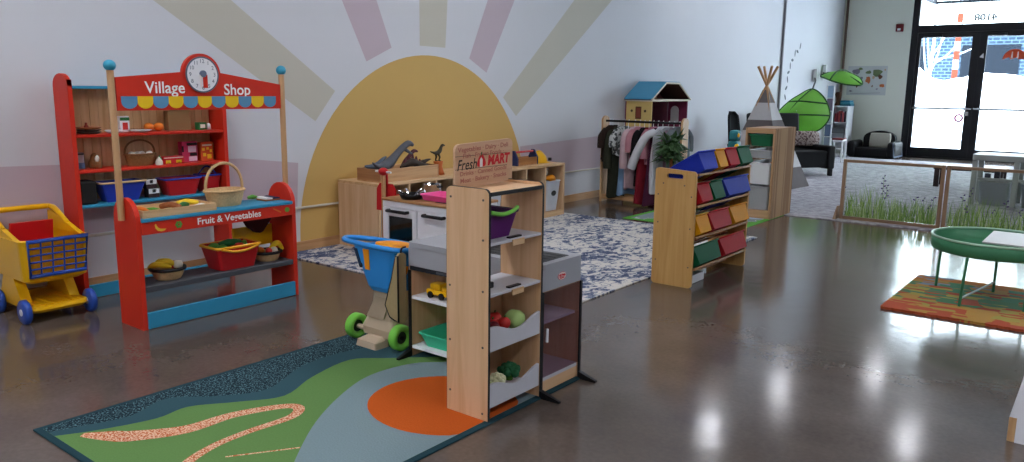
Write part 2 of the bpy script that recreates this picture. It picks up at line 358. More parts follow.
# ================================================================== village shop stall
st = thing('market_stall', 'red toy market stall with a clock sign on two posts, near the wall', 'play shop', (-3.52, 2.1, 0))
def panel_outline(w, h, r=None):
    r = w/2 if r is None else r; pts = [(0, 0), (w, 0), (w, h-w/2)]
    return pts+[(w/2+w/2*math.cos(PI*i/12), h-w/2+w/2*math.sin(PI*i/12)) for i in range(1, 12)]+[(0, h-w/2)]
for y in (1.68, 2.505):
    MB().prism(panel_outline(.205, .6), (-3.627, y+.022, 0), X_, Z_, .022).build('side_panel', red, st)
MB().box(-3.62, 1.702, .494, -3.412, 2.505, .51, .003).build('countertop', blue_board, st)
ap = MB().box(-3.434, 1.7025, .437, -3.416, 2.5045, .4935, .002).build('apron', red, st)
MB().text('Fruit & Vegetables', .045, (-3.4158, 2.14, .466), Y_, Z_, mi=0, sx=1.04, bold=.0008).build('lettering', white_print, ap)
ban = [(-.028, .012), (-.026, -.002), (-.016, -.014), (0, -.019), (.016, -.016), (.024, -.009), (.012, -.008), (-.002, -.006), (-.013, 0), (-.02, .01), (-.022, .018), (-.027, .018)]
MB().prism(ban, (-3.4158, 1.79, .464), Y_, Z_, .001).build('painted_banana', plain('banana paint', '#E9B93B', .5), ap)
lf = MB()
for k in range(6): 
    a = k*PI/3; lf.prism([(.007*math.cos(a+j*PI/4)+.011*math.cos(a), .007*math.sin(a+j*PI/4)+.011*math.sin(a)) for j in range(8)], (-3.4158, 1.875, .466), Y_, Z_, .0008+.0001*k)
lf.build('painted_lettuce', plain('leaf paint', '#5E8F3A', .5), ap)
MB().prism([(-.026, .012), (.02, -.012), (.024, -.006), (-.02, .016)], (-3.4158, 2.41, .468), Y_, Z_, .001).build('painted_carrot', plain('carrot paint', '#D8702C', .5), ap)
MB().prism([(.014*math.cos(i*PI/8), .013*math.sin(i*PI/8)) for i in range(16)], (-3.4158, 2.47, .468), Y_, Z_, .001).build('painted_apple', plain('apple paint', '#6FA23C', .5), ap)
MB().box(-3.62, 1.7025, .17, -3.425, 2.5045, .196, .003).build('shelf', dark_grey, st)
MB().box(-3.432, 1.7025, .004, -3.414, 2.5045, .078, .002).build('kick_board', blue_board, st)
MB().box(-3.62, 2.27, .262, -3.604, 2.5045, .37, .003).build('back_flap', yellow, st)
for y in (1.665, 2.542):
    p = MB().cyl((-3.52, y, .50), (-3.52, y, 1.165), .0148, n=16).build('post', post_wood, st)
    MB().sph((-3.52, y, 1.18), .026, .026, .025).build('ball_finial', plain('turquoise ball paint', '#3FA0BE', .35), p)
ys0, ys1 = 1.681, 2.526; yc = 2.09
def topz(y): return 1.13+(1.172-1.13)*(y-ys0)/(yc-ys0) if y < yc else 1.172-(1.172-1.108)*(y-yc)/(ys1-yc)
out = [(ys0, .985), (ys1, .985), (ys1, 1.108)]
aa = [a for a in range(0, 181, 9)]
rr_ = .098; zc = 1.149
arc = [(yc+rr_*math.cos(math.radians(a)), zc+rr_*math.sin(math.radians(a))) for a in range(6, 175, 8)]
out += arc+[(ys0, 1.13)]
sg = MB().prism([(a, b) for a, b in out], (-3.531, 0, 0), Y_, Z_, .02).build('sign_board', red, st)
xs = -3.5108
MB().text('Village', .074, (xs, 1.905, 1.085), Y_, Z_, sx=1., bold=.001).build('lettering', white_print, sg)
MB().text('Shop', .074, (xs, 2.275, 1.078), Y_, Z_, sx=1., bold=.001).build('lettering', white_print, sg)
aw_b, aw_y = plain('awning blue', '#5D93B8', .5), plain('awning yellow', '#EEC31B', .5)
for k in range(11):
    y = 1.735+k*.0725; hw = .036
    MB().prism([(-hw, .025), (-hw, 0)]+[(hw*math.cos(PI+PI*i/10), .03*math.sin(PI+PI*i/10)) for i in range(1, 10)]+[(hw, 0), (hw, .025)], (xs, y, 1.023), Y_, Z_, .002).build('awning_scallop', aw_b if k % 2 == 0 else aw_y, sg)
cf = MB()
cf.prism([(.08*math.cos(i*PI/20), .08*math.sin(i*PI/20)) for i in range(40)], (xs, yc, zc), Y_, Z_, .006)
cf.build('clock_face', plain('clock white', '#EDEDF0', .5), sg)
ck = MB().tube([(xs+.004, yc+.081*math.cos(i*PI/20), zc+.081*math.sin(i*PI/20)) for i in range(40)], .004, 6, closed=True)
for h in range(1, 13):
    a = PI/2-h*PI/6; ck.text(str(h), .026, (xs+.0062, yc+.062*math.cos(a), zc+.062*math.sin(a)), Y_, Z_, .0005)
ck.build('clock_rim_and_numerals', plain('slate print', '#5C6675', .5), sg)
MB().prism([(-.011, 0), (.011, 0), (.011, -.062), (-.011, -.062)], (xs+.0065, yc+.012, zc), Y_, Z_, .003).build('clock_hand', red, sg)
MB().prism([(-.004, 0), (.004, 0), (.004, -.06), (-.004, -.06)], (xs+.0098, yc-.012, zc), Y_, Z_, .003).build('clock_hand', plain('white hand', '#F4E8E4', .5), sg)
MB().cyl((xs+.006, yc, zc+.004), (xs+.016, yc, zc+.004), .016, n=20).build('clock_hub', plain('slate hub', '#6A7487', .4), sg)
# ------------------------------------------------------------------ back shelf against the wall
bs = thing('shelf_unit', 'red shelf unit with pine plank back, standing against the wall', 'shelf', (-4.22, 2.16, 0))
def side_out(w, h): return [(0, 0), (w, 0), (w, h-.03)]+[(w/2+w/2*math.cos(PI*i/10), h-.06+.06*math.sin(PI*i/10)) for i in range(0, 11)]+[(0, h-.06)]
for y in (1.744, 2.581): MB().prism(side_out(.165, 1.15), (-4.308, y+.022, 0), X_, Z_, .022).build('side_panel', red, bs)
pk = MB()
for k in range(18): pk.box(-4.30, 1.768+k*.0451, .50, -4.288, 1.768+k*.0451+.0443, 1.075, .0025)
pk.build('plank_back', wood('pine planks', '#E3BC8C', '#CDA06C', 'z'), bs)
MB().box(-4.306, 1.7665, 1.075, -4.15, 2.5805, 1.09, .003).build('top_board', blue_board, bs)
for z, m in ((.832, red), (.652, red), (.474, blue_board)): MB().box(-4.287, 1.7665, z, -4.15, 2.5805, z+.016, .003).build('shelf_board', m, bs)
MB().box(-4.175, 1.7665, .003, -4.158, 2.5805, .07, .002).build('kick_board', blue_board, bs)
ZS = (.848, .668, .490)
def bx(name, lab, cat, x, y, z, sx, sy, sz, m, bev=.003, grp=None):
    return tag(MB().box(x-sx/2, y-sy/2, z, x+sx/2, y+sy/2, z+sz, bev).build(name, m), lab, cat, grp)
def printed(name, lab, cat, x, y, z, sx, sy, sz, m, marks, grp=None):
    t = thing(name, lab, cat, (x, y, z), grp)
    MB().box(x-sx/2, y-sy/2, z, x+sx/2, y+sy/2, z+sz, .002).build('box', m, t)
    for mm, quads in marks:
        for (a, b, c, d) in quads: MB().prism([(a*sy, c*sz), (b*sy, c*sz), (b*sy, d*sz), (a*sy, d*sz)], (x+sx/2+.0002, y-sy/2, z), Y_, Z_, .0008).build('printed_panel', mm, t)
    return t
# top shelf
pl = MB()
for i in range(3): pl.lathe([(.001, .0), (.05, .0), (.07, .008), (.068, .01), (.05, .003), (.001, .003)], (-4.215, 1.855, ZS[0]+.006*i), 24)
stoneware = plain('dark stoneware', '#3B2C26', .35)
for i in range(3):
    q = MB().lathe([(.001, 0), (.042, 0), (.06, .009), (.058, .011), (.04, .004), (.001, .004)], (-4.215, 1.86, ZS[0]+.0115*i), 24)
    tag(q.build('plate', stoneware if i < 2 else f_brown), ('lowest dark plate', 'middle dark plate', 'topmost brown plate')[i]+' of the stack on the red top shelf', 'plate', 'stacked plates')
bx('picture_book', 'narrow red topped book at the left end of the top red shelf', 'book', -4.265, 1.795, ZS[0], .022, .04, .085, plain('book cover', '#A84A38', .5))
tag(MB().lathe([(.001, 0), (.012, 0), (.012, .035), (.006, .045), (.006, .055), (.001, .055)], (-4.262, 1.87, ZS[0]), 14).build('sauce_bottle', plain('brown glaze', '#7A2C1C', .3)), 'small brown red bottle behind the stacked plates', 'bottle')
tag(MB().lathe([(.001, 0), (.03, 0), (.045, .014), (.043, .016), (.03, .004), (.001, .004)], (-4.21, 1.985, ZS[0]), 22).build('bowl', white_pl), 'small white bowl behind the left post of the stall', 'bowl')
printed('tomato_box', 'white food box with a tomato picture and green band on the top shelf', 'box', -4.255, 2.06, ZS[0], .03, .05, .085, white_pl, [(f_dkgreen, [(.0, 1., .72, .92)]), (f_red, [(.25, .8, .15, .6)])])
tag(MB().lathe([(.001, 0), (.035, 0), (.06, .011), (.058, .013), (.034, .004), (.001, .004)], (-4.2, 2.12, ZS[0]), 26).build('plate', plain('white plate', '#E8E2E0', .3)), 'white plate lying before the oranges on the top shelf', 'plate')
for i, y in enumerate((2.195, 2.25)): tag(MB().sph((-4.25, y, ZS[0]+.023), .027, .027, .023).build('orange', f_orange), ('left', 'right')[i]+' orange of the pair on the top red shelf', 'orange', 'play oranges')
bx('cardboard_box', 'brown cardboard box standing on the top red shelf', 'box', -4.255, 2.365, ZS[0], .05, .135, .11, card)
printed('tea_tin', 'small green tin with a pale label on the top shelf', 'tin', -4.22, 2.485, ZS[0], .04, .05, .042, f_dkgreen, [(f_white, [(.2, .8, .25, .75)])])
tag(MB().lathe([(.001, 0), (.014, 0), (.012, .03), (.005, .037), (.001, .037)], (-4.215, 2.53, ZS[0]), 12).build('salt_shaker', white_pl), 'small white shaker right of the green tin', 'shaker')
# middle shelf
printed('storage_tin', 'tall grey and blue striped tin at the left of the middle shelf', 'tin', -4.24, 1.805, ZS[1], .045, .045, .085, plain('grey tin', '#A9A9AE', .5), [(plain('tin blue', '#4E6484', .5), [(0, 1, .05, .4)]), (black_print, [(0, 1, .86, .97)])])
t = thing('toy_owl', 'small brown basket weave owl with a white front', 'toy', (-4.23, 1.885, ZS[1]))
MB().lathe([(.001, 0), (.028, 0), (.032, .02), (.03, .035), (.022, .05), (.018, .068), (.009, .078), (.001, .08)], (-4.23, 1.885, ZS[1]), 18).build('body', wicker_dark, t)
MB().sph((-4.204, 1.885, ZS[1]+.05), .006, .012, .018).build('white_front', f_white, t)
def basket(name, lab, x, y, z, rx, ry, h, m, hoop=0., hz=0., hm=None, flare=1.2, hr=.006, ang=0., rim=None, grp=None):
    t = thing(name, lab, 'basket', (x, y, z), grp); b = MB(); n = 40
    pr = [(.001, 0), (.86, 0), (1., h*.5), (flare, h), (flare-.07, h), (.93, h*.5), (.8, .008), (.001, .008)]
    rings = []
    for k in range(9):
        tt = k/8; r = .9+(flare-.9)*tt**.8
        rings.append([Vector((x+rx*r*(1+.02*math.sin(9*2*PI*i/n+k*PI))*math.cos(2*PI*i/n), y+ry*r*(1+.02*math.sin(9*2*PI*i/n+k*PI))*math.sin(2*PI*i/n), z+h*tt)) for i in range(n)])
    inner = [[Vector((x+(p.x-x)*.92, y+(p.y-y)*.92, max(p.z, z+.006))) for p in r] for r in rings[::-1]]
    b.loft(rings+inner, 0, True, True); b.build('bowl', m, t)
    MB().tube([(x+rx*flare*math.cos(2*PI*i/n), y+ry*flare*math.sin(2*PI*i/n), z+h) for i in range(n)], hr, 8, closed=True).build('rim', rim or m, t)
    if hoop:
        u = Vector((math.cos(ang), math.sin(ang), 0)); R = (rx if abs(u.x) > .7 else ry)*flare
        pts = [Vector((x, y, z+h))+u*(R*math.cos(PI*i/20))+Z_*(hoop*math.sin(PI*i/20)**.8) for i in range(21)]
        MB().tube(pts, hr*1.05, 8).build('handle', hm or m, t)
    return t
basket('wicker_basket', 'brown wicker basket of eggs on the middle red shelf', -4.222, 2.12, ZS[1], .042, .075, .062, wicker_dark, .075, 0, wicker_dark, 1.1, .005, PI/2)
for k, (dx, dy) in enumerate(((.0, -.045), (.005, -.015), (-.01, .016), (.012, .046))):
    tag(MB().sph((-4.222+dx, 2.12+dy, ZS[1]+.062), .015, .018, .015).build('egg', f_white), 'white egg in the brown wicker basket on the middle shelf', 'egg', 'eggs in the basket')
t = thing('toy_tree', 'tiny white and green cone tree on the middle shelf', 'toy', (-4.175, 2.2, ZS[1]))
MB().lathe([(.02, 0), (.019, .02), (.001, .045)], (-4.175, 2.2, ZS[1]), 12).build('cone', f_white, t); MB().lathe([(.012, .022), (.013, .03), (.001, .055)], (-4.18, 2.206, ZS[1]), 12).build('green_top', f_dkgreen, t)
printed('snack_box', 'low red box with two house shaped windows on the middle shelf', 'box', -4.2, 2.285, ZS[1], .05, .125, .042, red_pl, [(white_print, [(.05, .95, .78, .86)]), (f_yel, [(.12, .36, .1, .5), (.6, .86, .1, .5)]), (black_print, [(.19, .29, .1, .3), (.68, .78, .1, .3)])])
printed('cereal_box', 'pink black and white cereal box on the middle red shelf', 'box', -4.235, 2.405, ZS[1], .04, .095, .115, plain('cerise card', '#C5345E', .6), [(black_print, [(.32, 1., .82, .95), (.5, .95, .3, .45), (0, .12, .5, .8)]), (plain('pale pink card', '#EBC3D6', .6), [(.4, .9, .48, .78), (.42, .95, .05, .27)])])
printed('cereal_box', 'orange red spotted cereal box right of the pink one', 'box', -4.235, 2.512, ZS[1], .04, .075, .108, plain('orange card', '#D4582A', .6), [(f_yel, [(.1, .3, .55, .7), (.45, .65, .6, .72), (.72, .9, .45, .6), (.15, .4, .25, .42), (.5, .85, .12, .35)]), (f_white, [(.1, .9, .8, .88)])])
bx('cardboard_box', 'plain tan cardboard box at the right end of the middle shelf', 'box', -4.262, 2.563, ZS[1], .03, .03, .1, plain('tan card', '#A87849', .8))
# bottom shelf
def tub(name, lab, cat, x0, y0, z, x1, y1, h, m, rimm, t_=.006, inset=.015, handle=None, holes=False, grp=None):
    t = thing(name, lab, cat, ((x0+x1)/2, (y0+y1)/2, z), grp); cx, cy = (x0+x1)/2, (y0+y1)/2; b = MB()
    def rg(k, zz, g=0): return [Vector((cx+(p[0]-(x1-x0)/2)*k, cy+(p[1]-(y1-y0)/2)*k, zz)) for p in rect(x1-x0, y1-y0, min(x1-x0, y1-y0)*.12)]
    k0 = 1-2*inset/min(x1-x0, y1-y0)
    R = [rg(k0, z), rg((k0+1)/2, z+h*.5), rg(1, z+h), rg(1-2*t_/min(x1-x0, y1-y0), z+h), rg(k0-.06, z+.006)]
    b.loft(R, 0, False); b.build('tub', m, t)
    MB().tube(rg(1.0, z+h-.003), t_*.9, 8, closed=True).build('rim', rimm, t)
    if handle is not None: 
        MB().tube(handle, t_*.8, 8).build('handle', rimm, t)
    return t
bx('storage_bin', 'black bin in the left bottom corner of the red shelf unit', 'bin', -4.22, 1.815, ZS[2], .11, .085, .12, plain('black fabric', '#1D1B1A', .8), .01)
tub('shopping_basket', 'royal blue shopping basket with a cream handle on the bottom shelf', 'basket', -4.28, 1.875, ZS[2], -4.155, 2.115, .105, blue_bin, plain('cream handle', '#D9B98A', .5), .006, .02)
for k in range(2): printed('card_pack', ('lower', 'upper')[k]+' white card pack stacked beside the blue shopping basket', 'box', -4.21, 2.165-.012*k, ZS[2]+.052*k, .05, .06, .05, plain('dark card', '#3C2A2A', .6), [(white_pl, [(.0, 1., .45, .98)]), (black_print, [(.35, .65, .55, .9)])])
tub('shopping_basket', 'red shopping basket with a blue rim on the bottom shelf', 'basket', -4.285, 2.225, ZS[2], -4.165, 2.44, .095, red_pl, blue_bin, .006, .016)
tub('shopping_basket', 'red shopping basket with a blue rim at the right end of the bottom shelf', 'basket', -4.285, 2.455, ZS[2], -4.18, 2.575, .1, red_pl, blue_bin, .006, .014, [(-4.235, 2.46+.11*i/12, ZS[2]+.1+.045*math.sin(PI*i/12)) for i in range(13)])
# ------------------------------------------------------------------ on the stall's counter
ZC = .511
tr = thing('produce_tray', 'shallow pale wooden tray of play food on the blue counter', 'tray', (-3.52, 1.89, ZC))
MB().box(-3.615, 1.715, ZC, -3.422, 2.075, ZC+.006).build('base', pine, tr)
for a in ((-3.43, 1.715, -3.422, 2.075), (-3.615, 1.715, -3.607, 2.075), (-3.607, 1.715, -3.43, 1.723), (-3.607, 2.067, -3.43, 2.075)): MB().box(a[0], a[1], ZC+.006, a[2], a[3], ZC+.034, .0015).build('side_slat', pine, tr)
def curvy(name, lab, cat, pts, rs, m, grp=None, tip=None):
    if tip is None: return tag(MB().tube(smooth(pts, 5), [rs[0]+(rs[-1]-rs[0])*0 for _ in range(0)] or [max(.0025, rs[min(len(rs)-1, int(i/5))]+(rs[min(len(rs)-1, int(i/5)+1)]-rs[min(len(rs)-1, int(i/5))])*((i % 5)/5)) for i in range(len(smooth(pts, 5)))], 10).build(name, m), lab, cat, grp)
zt = ZC+.022
curvy('carrot', 'orange carrot at the near end of the produce tray', 'carrot', [(-3.56, 1.745, zt), (-3.52, 1.76, zt+.004), (-3.47, 1.77, zt)], [.017, .014, .004], f_orange)
curvy('green_bean', 'green bean beside the carrot in the produce tray', 'bean', [(-3.56, 1.80, zt-.004), (-3.52, 1.815, zt), (-3.47, 1.84, zt-.004)], [.006, .009, .005], f_green)
curvy('sausage', 'brown sausage in the middle of the produce tray', 'sausage', [(-3.57, 1.875, zt), (-3.53, 1.9, zt+.012), (-3.49, 1.93, zt)], [.012, .014, .012], f_brown)
curvy('cucumber', 'dark green cucumber in the produce tray', 'cucumber', [(-3.5, 1.93, zt), (-3.53, 1.965, zt+.004), (-3.55, 2.0, zt)], [.01, .014, .01], f_dkgreen)
curvy('corn_cob', 'yellow corn cob at the back of the produce tray', 'corn', [(-3.58, 1.96, zt+.006), (-3.56, 2.0, zt+.012), (-3.53, 2.045, zt+.006)], [.009, .016, .008], f_yel)
curvy('mushroom_slice', 'cream coloured play food at the far end of the produce tray', 'play food', [(-3.49, 2.0, zt-.004), (-3.48, 2.03, zt), (-3.475, 2.05, zt-.003)], [.008, .011, .006], f_white)
basket('wicker_basket', 'pale wicker basket with a tall hoop handle on the blue counter', -3.535, 2.19, ZC, .066, .088, .075, wicker, .135, 0, wicker, 1.15, .007, PI/2)
t = thing('picture_book', 'small open book lying at the far end of the blue counter', 'book', (-3.53, 2.44, ZC))
MB().box(-3.575, 2.395, ZC, -3.49, 2.485, ZC+.008, .002).build('cover', f_brown, t)
MB().prism([(0, 0), (.038, 0), (.041, .007), (.02, .011), (0, .008)], (-3.575, 2.4, ZC+.008), Y_, Z_, -.0+.082).build('page_block', paper_white, t)
MB().prism([(.042, .008), (.046, 0), (.084, 0), (.084, .006), (.06, .011)], (-3.575, 2.4, ZC+.008), Y_, Z_, .082).build('page_block', plain('navy page', '#2C3350', .6), t)
curvy('pea_pod', 'green pea pod behind the pale wicker basket', 'pea pod', [(-3.6, 2.36, ZC+.012), (-3.59, 2.385, ZC+.016), (-3.585, 2.41, ZC+.012)], [.006, .012, .006], f_green)
# ------------------------------------------------------------------ on the stall's shelf
ZL = .197
basket('wicker_basket', 'round wicker basket of fruit at the near end of the grey shelf', -3.525, 1.865, ZL, .062, .062, .05, wicker, 0, 0, None, 1.25, .008, 0, black)
curvy('banana', 'banana lying at the left of the near fruit basket', 'banana', [(-3.56, 1.79, ZL+.055), (-3.53, 1.8, ZL+.072), (-3.5, 1.83, ZL+.072), (-3.48, 1.86, ZL+.06)], [.006, .014, .014, .006], f_yel)
curvy('banana', 'thick banana behind the other one in the near fruit basket', 'banana', [(-3.575, 1.83, ZL+.06), (-3.55, 1.84, ZL+.078), (-3.52, 1.87, ZL+.078), (-3.5, 1.895, ZL+.062)], [.006, .016, .016, .006], f_yel)
tag(MB().lathe([(.001, -.016), (.02, -.016), (.022, 0), (.018, .014), (.001, .016)], (-3.50, 1.905, ZL+.066), 18).build('garlic_bulb', f_white), 'white round bulb in the near fruit basket', 'vegetable')
tag(MB().sph((-3.545, 1.91, ZL+.055), .02).build('radish', f_red), 'small red radish in the near fruit basket', 'radish')
tub('shopping_basket', 'red plastic basket with a yellow rim on the grey shelf', 'basket', -3.605, 2.075, ZL, -3.435, 2.322, .118, red_pl, ambr, .008, .02, [(-3.427, 2.095+.205*i/12, ZL+.112-.02*math.sin(PI*i/12)) for i in range(13)])
zz = ZL+.1
tag(MB().sph((-3.56, 2.13, zz-.005), .034, .036, .03).jit(.006, 50).build('lettuce', f_green), 'pale green lettuce at the back left of the red basket', 'lettuce')
tag(MB().sph((-3.50, 2.14, zz-.004), .028, .03, .028).build('green_pepper', f_green), 'green pepper at the front of the red basket', 'pepper')
curvy('cucumber', 'dark green cucumber lying across the red basket', 'cucumber', [(-3.55, 2.15, zz+.012), (-3.54, 2.2, zz+.02), (-3.545, 2.27, zz+.014)], [.012, .02, .012], f_dkgreen)
tag(MB().sph((-3.485, 2.225, zz-.002), .028, .032, .026).build('tomato', f_red), 'red tomato at the front of the red basket', 'tomato')
curvy('green_bean', 'green bean at the right end of the red basket', 'bean', [(-3.5, 2.27, zz), (-3.53, 2.285, zz+.012), (-3.57, 2.29, zz)], [.007, .012, .007], f_green)
basket('wicker_basket', 'dark rimmed wicker basket of fruit at the far end of the grey shelf', -3.52, 2.41, ZL, .055, .058, .045, wicker, 0, 0, None, 1.25, .008, 0, black)
curvy('banana', 'curved banana standing up in the far fruit basket', 'banana', [(-3.52, 2.425, ZL+.05), (-3.5, 2.445, ZL+.082), (-3.5, 2.47, ZL+.08), (-3.49, 2.487, ZL+.048)], [.008, .015, .015, .007], f_yel)
tag(MB().sph((-3.535, 2.375, ZL+.052), .022, .026, .02).build('peach', f_orange), 'orange peach in the far fruit basket', 'peach')
tag(MB().sph((-3.49, 2.4, ZL+.052), .018).build('tomato', f_red), 'small red tomato in the far fruit basket', 'tomato')
tag(MB().sph((-3.495, 2.435, ZL+.05), .02).build('garlic_bulb', f_white), 'white bulb in the far fruit basket', 'vegetable')
cl = MB(); 
cl.loft([[Vector((-3.58+.03*math.cos(a)*k+.01*math.sin(3*a), 2.4+.085*math.sin(a)*k, z)) for a in [2*PI*i/20 for i in range(20)]] for z, k in ((.435, 1.05), (.40, 1.), (.372, .75), (.345, .35), (.335, .1))]).jit(.008, 25)
tag(cl.build('cloth_bag', plain('dark maroon cloth', '#4A2226', .9, .2)), 'dark maroon cloth bag hanging under the counter before the yellow flap', 'bag')
for o in [q for q in COL.objects if q.parent is None and q.get('label') and q.location.x < -3.3 and q.location.y < 2.9 and q.location.z < 1.5]: o.location.y -= .013
# ================================================================== yellow toy trolley
yc_ = thing('toy_shopping_cart', 'yellow toy shopping trolley with blue wheels and blue front grid', 'toy cart', (-4.08, 1.5, 0))
def hexa(b, P, mi=0, sm=False):  # 8 corners: bottom 4, top 4
    return b.add(P, [[3, 2, 1, 0], [4, 5, 6, 7], [0, 1, 5, 4], [1, 2, 6, 5], [2, 3, 7, 6], [3, 0, 4, 7]], mi, sm)
def rloft(pts_list, r, b=None):
    b = b or MB(); b.loft(pts_list, 0, False); return b
def rrect(x0, y0, x1, y1, z, r, dz=0.): return [Vector((p[0], p[1], z+dz*(p[0]-x0))) for p in rect(x1-x0, y1-y0, r, 4, x0, y0)]
cb = MB()
# front is +X ; basket open box: outer then inner
cb.loft([rrect(-4.28, 1.395, -3.925, 1.655, .185, .035), rrect(-4.30, 1.37, -3.905, 1.685, .2, .04), rrect(-4.30, 1.352, -3.88, 1.70, .39, .035), rrect(-4.285, 1.366, -3.895, 1.686, .395, .03), rrect(-4.28, 1.39, -3.925, 1.662, .21, .03)], 0, False)
cb.build('basket', yellow, yc_)
gx = lambda z: -3.905+(z-.2)*(.025/.19)+.006
g = MB()
g.tube([(gx(.225), 1.395, .225), (gx(.225), 1.665, .225), (gx(.39), 1.675, .39), (gx(.39), 1.385, .39)], .011, 8, closed=True)
g.build('front_grid_frame', blue_pl, yc_)
g = MB()
for k in range(1, 5): 
    y = 1.39+.056*k; g.tube([(gx(.225)+.002, y, .225), (gx(.39)+.002, y, .39)], .0042, 6)
for k in range(1, 5): z = .225+.033*k; g.tube([(gx(z)+.003, 1.39, z), (gx(z)+.003, 1.67, z)], .0042, 6)
g.build('front_grid', blue_pl, yc_)
MB().prism(rect(.25, .16, .02), (gx(.225)-.001, 1.405, .226), Y_, Vector((.13, 0, 1)).normalized(), .001).build('grid_backing', plain('amber backing', '#D9951B', .4), yc_)
s_ = MB(); hexa(s_, [Vector(p) for p in ((-4.2, 1.42, .33), (-4.2, 1.64, .33), (-4.18, 1.64, .33), (-4.18, 1.42, .33), (-4.17, 1.425, .44), (-4.17, 1.635, .44), (-4.15, 1.635, .44), (-4.15, 1.425, .44))]); s_.build('seat_back', red_pl, yc_)
s_ = MB(); hexa(s_, [Vector(p) for p in ((-4.18, 1.4, .325), (-4.18, 1.655, .325), (-3.99, 1.655, .3), (-3.99, 1.4, .3), (-4.18, 1.4, .335), (-4.18, 1.655, .335), (-3.99, 1.655, .31), (-3.99, 1.4, .31))]); s_.build('seat', red_pl, yc_)
h = MB()
for y in (1.37, 1.685): hexa(h, [Vector(p) for p in ((-4.3, y-.012, .38), (-4.3, y+.012, .38), (-3.95, y+.012, .388), (-3.95, y-.012, .388), (-4.3, y-.012, .47), (-4.3, y+.012, .47), (-4.26, y+.012, .47), (-4.26, y-.012, .47))])
h.tube(smooth([(-4.10, 1.37, .42), (-4.22, 1.37, .475), (-4.27, 1.375, .487), (-4.285, 1.42, .49), (-4.285, 1.64, .49), (-4.27, 1.68, .487), (-4.22, 1.685, .475), (-4.1, 1.685, .42)], 5), .014, 10)
h.build('handle', yellow, yc_)
dk = MB(); dk.loft([rrect(-4.26, 1.40, -3.91, 1.655, .045, .03), rrect(-4.28, 1.385, -3.895, 1.67, .06, .035), rrect(-4.28, 1.385, -3.9, 1.67, .075, .035)], 0, False)
for k in range(7): dk.box(-4.12, 1.42+.034*k, .075, -3.92, 1.434+.034*k, .079, .0015)
dk.build('lower_deck', yellow, yc_)
for y0, y1 in ((1.385, 1.435), (1.62, 1.67)): hexa(MB(), [Vector(p) for p in ((-4.27, y0, .07), (-4.27, y1, .07), (-4.0, y1, .07), (-4.0, y0, .07), (-4.2, y0, .2), (-4.2, y1, .2), (-4.09, y1, .2), (-4.09, y0, .2))]).build('upright', yellow, yc_)
for x, y in ((-3.93, 1.365), (-3.93, 1.688), (-4.24, 1.365), (-4.24, 1.688)):
    s = 1 if y > 1.5 else -1
    wv = MB().lathe([(.012, -.017), (.05, -.017), (.058, -.01), (.058, .01), (.05, .017), (.012, .017)], (0, 0, 0), 26).xf((x, y, .058), rot=Matrix.Rotation(PI/2, 3, 'X')).build('wheel', blue_pl, yc_)
    MB().cyl((x, y-.02, .058), (x, y+.02, .058), .016, n=16).build('hub_cap', white_pl, wv)

yc_.location.y -= .008; yc_.scale = (1, .9, 1)
# ================================================================== rugs
def rug(name, label, x0, y0, x1, y1, m, th=.006, extra=None, mats=None):
    b = MB().box(x0, y0, .0003, x1, y1, th, .002)
    if extra: extra(b)
    return tag(b.build(name, [m]+(mats or [])), label, 'rug')
def speckle(name, base, dot, scale, thr, stretch=(1, 1, 1)):
    m, nt, b = new_mat(name); L = nt.links.new
    tc = N(nt, 'ShaderNodeTexCoord'); mp = N(nt, 'ShaderNodeMapping'); mp.inputs['Scale'].default_value = stretch
    n = N(nt, 'ShaderNodeTexNoise', Scale=scale, Detail=1.5); L(tc.outputs['Object'], mp.inputs['Vector']); L(mp.outputs['Vector'], n.inputs['Vector'])
    r = ramp(nt, [(thr-.02, base), (thr+.02, dot)]); L(n.outputs['Fac'], r.inputs['Fac']); L(r.outputs['Color'], b.inputs['Base Color']); b.inputs['Roughness'].default_value = .95
    b.inputs['Specular IOR Level'].default_value = .1
    return m
def carpet(name, col): return plain(name, col, .95, .12, 160, .1, bump=.3)
teal_sp = speckle('speckled dark teal pile', '#1E2F38', '#5C7F86', 170, .57)
pink_sp = speckle('speckled coral pile', '#C4683F', '#E7BFA0', 170, .5)
c_teal, c_green, c_grey, c_or, c_edge = carpet('teal pile', '#37565E'), carpet('grass green pile', '#64894E'), carpet('pale blue grey pile', '#7D9196'), carpet('orange pile', '#BF581F'), carpet('dark binding', '#26424A')
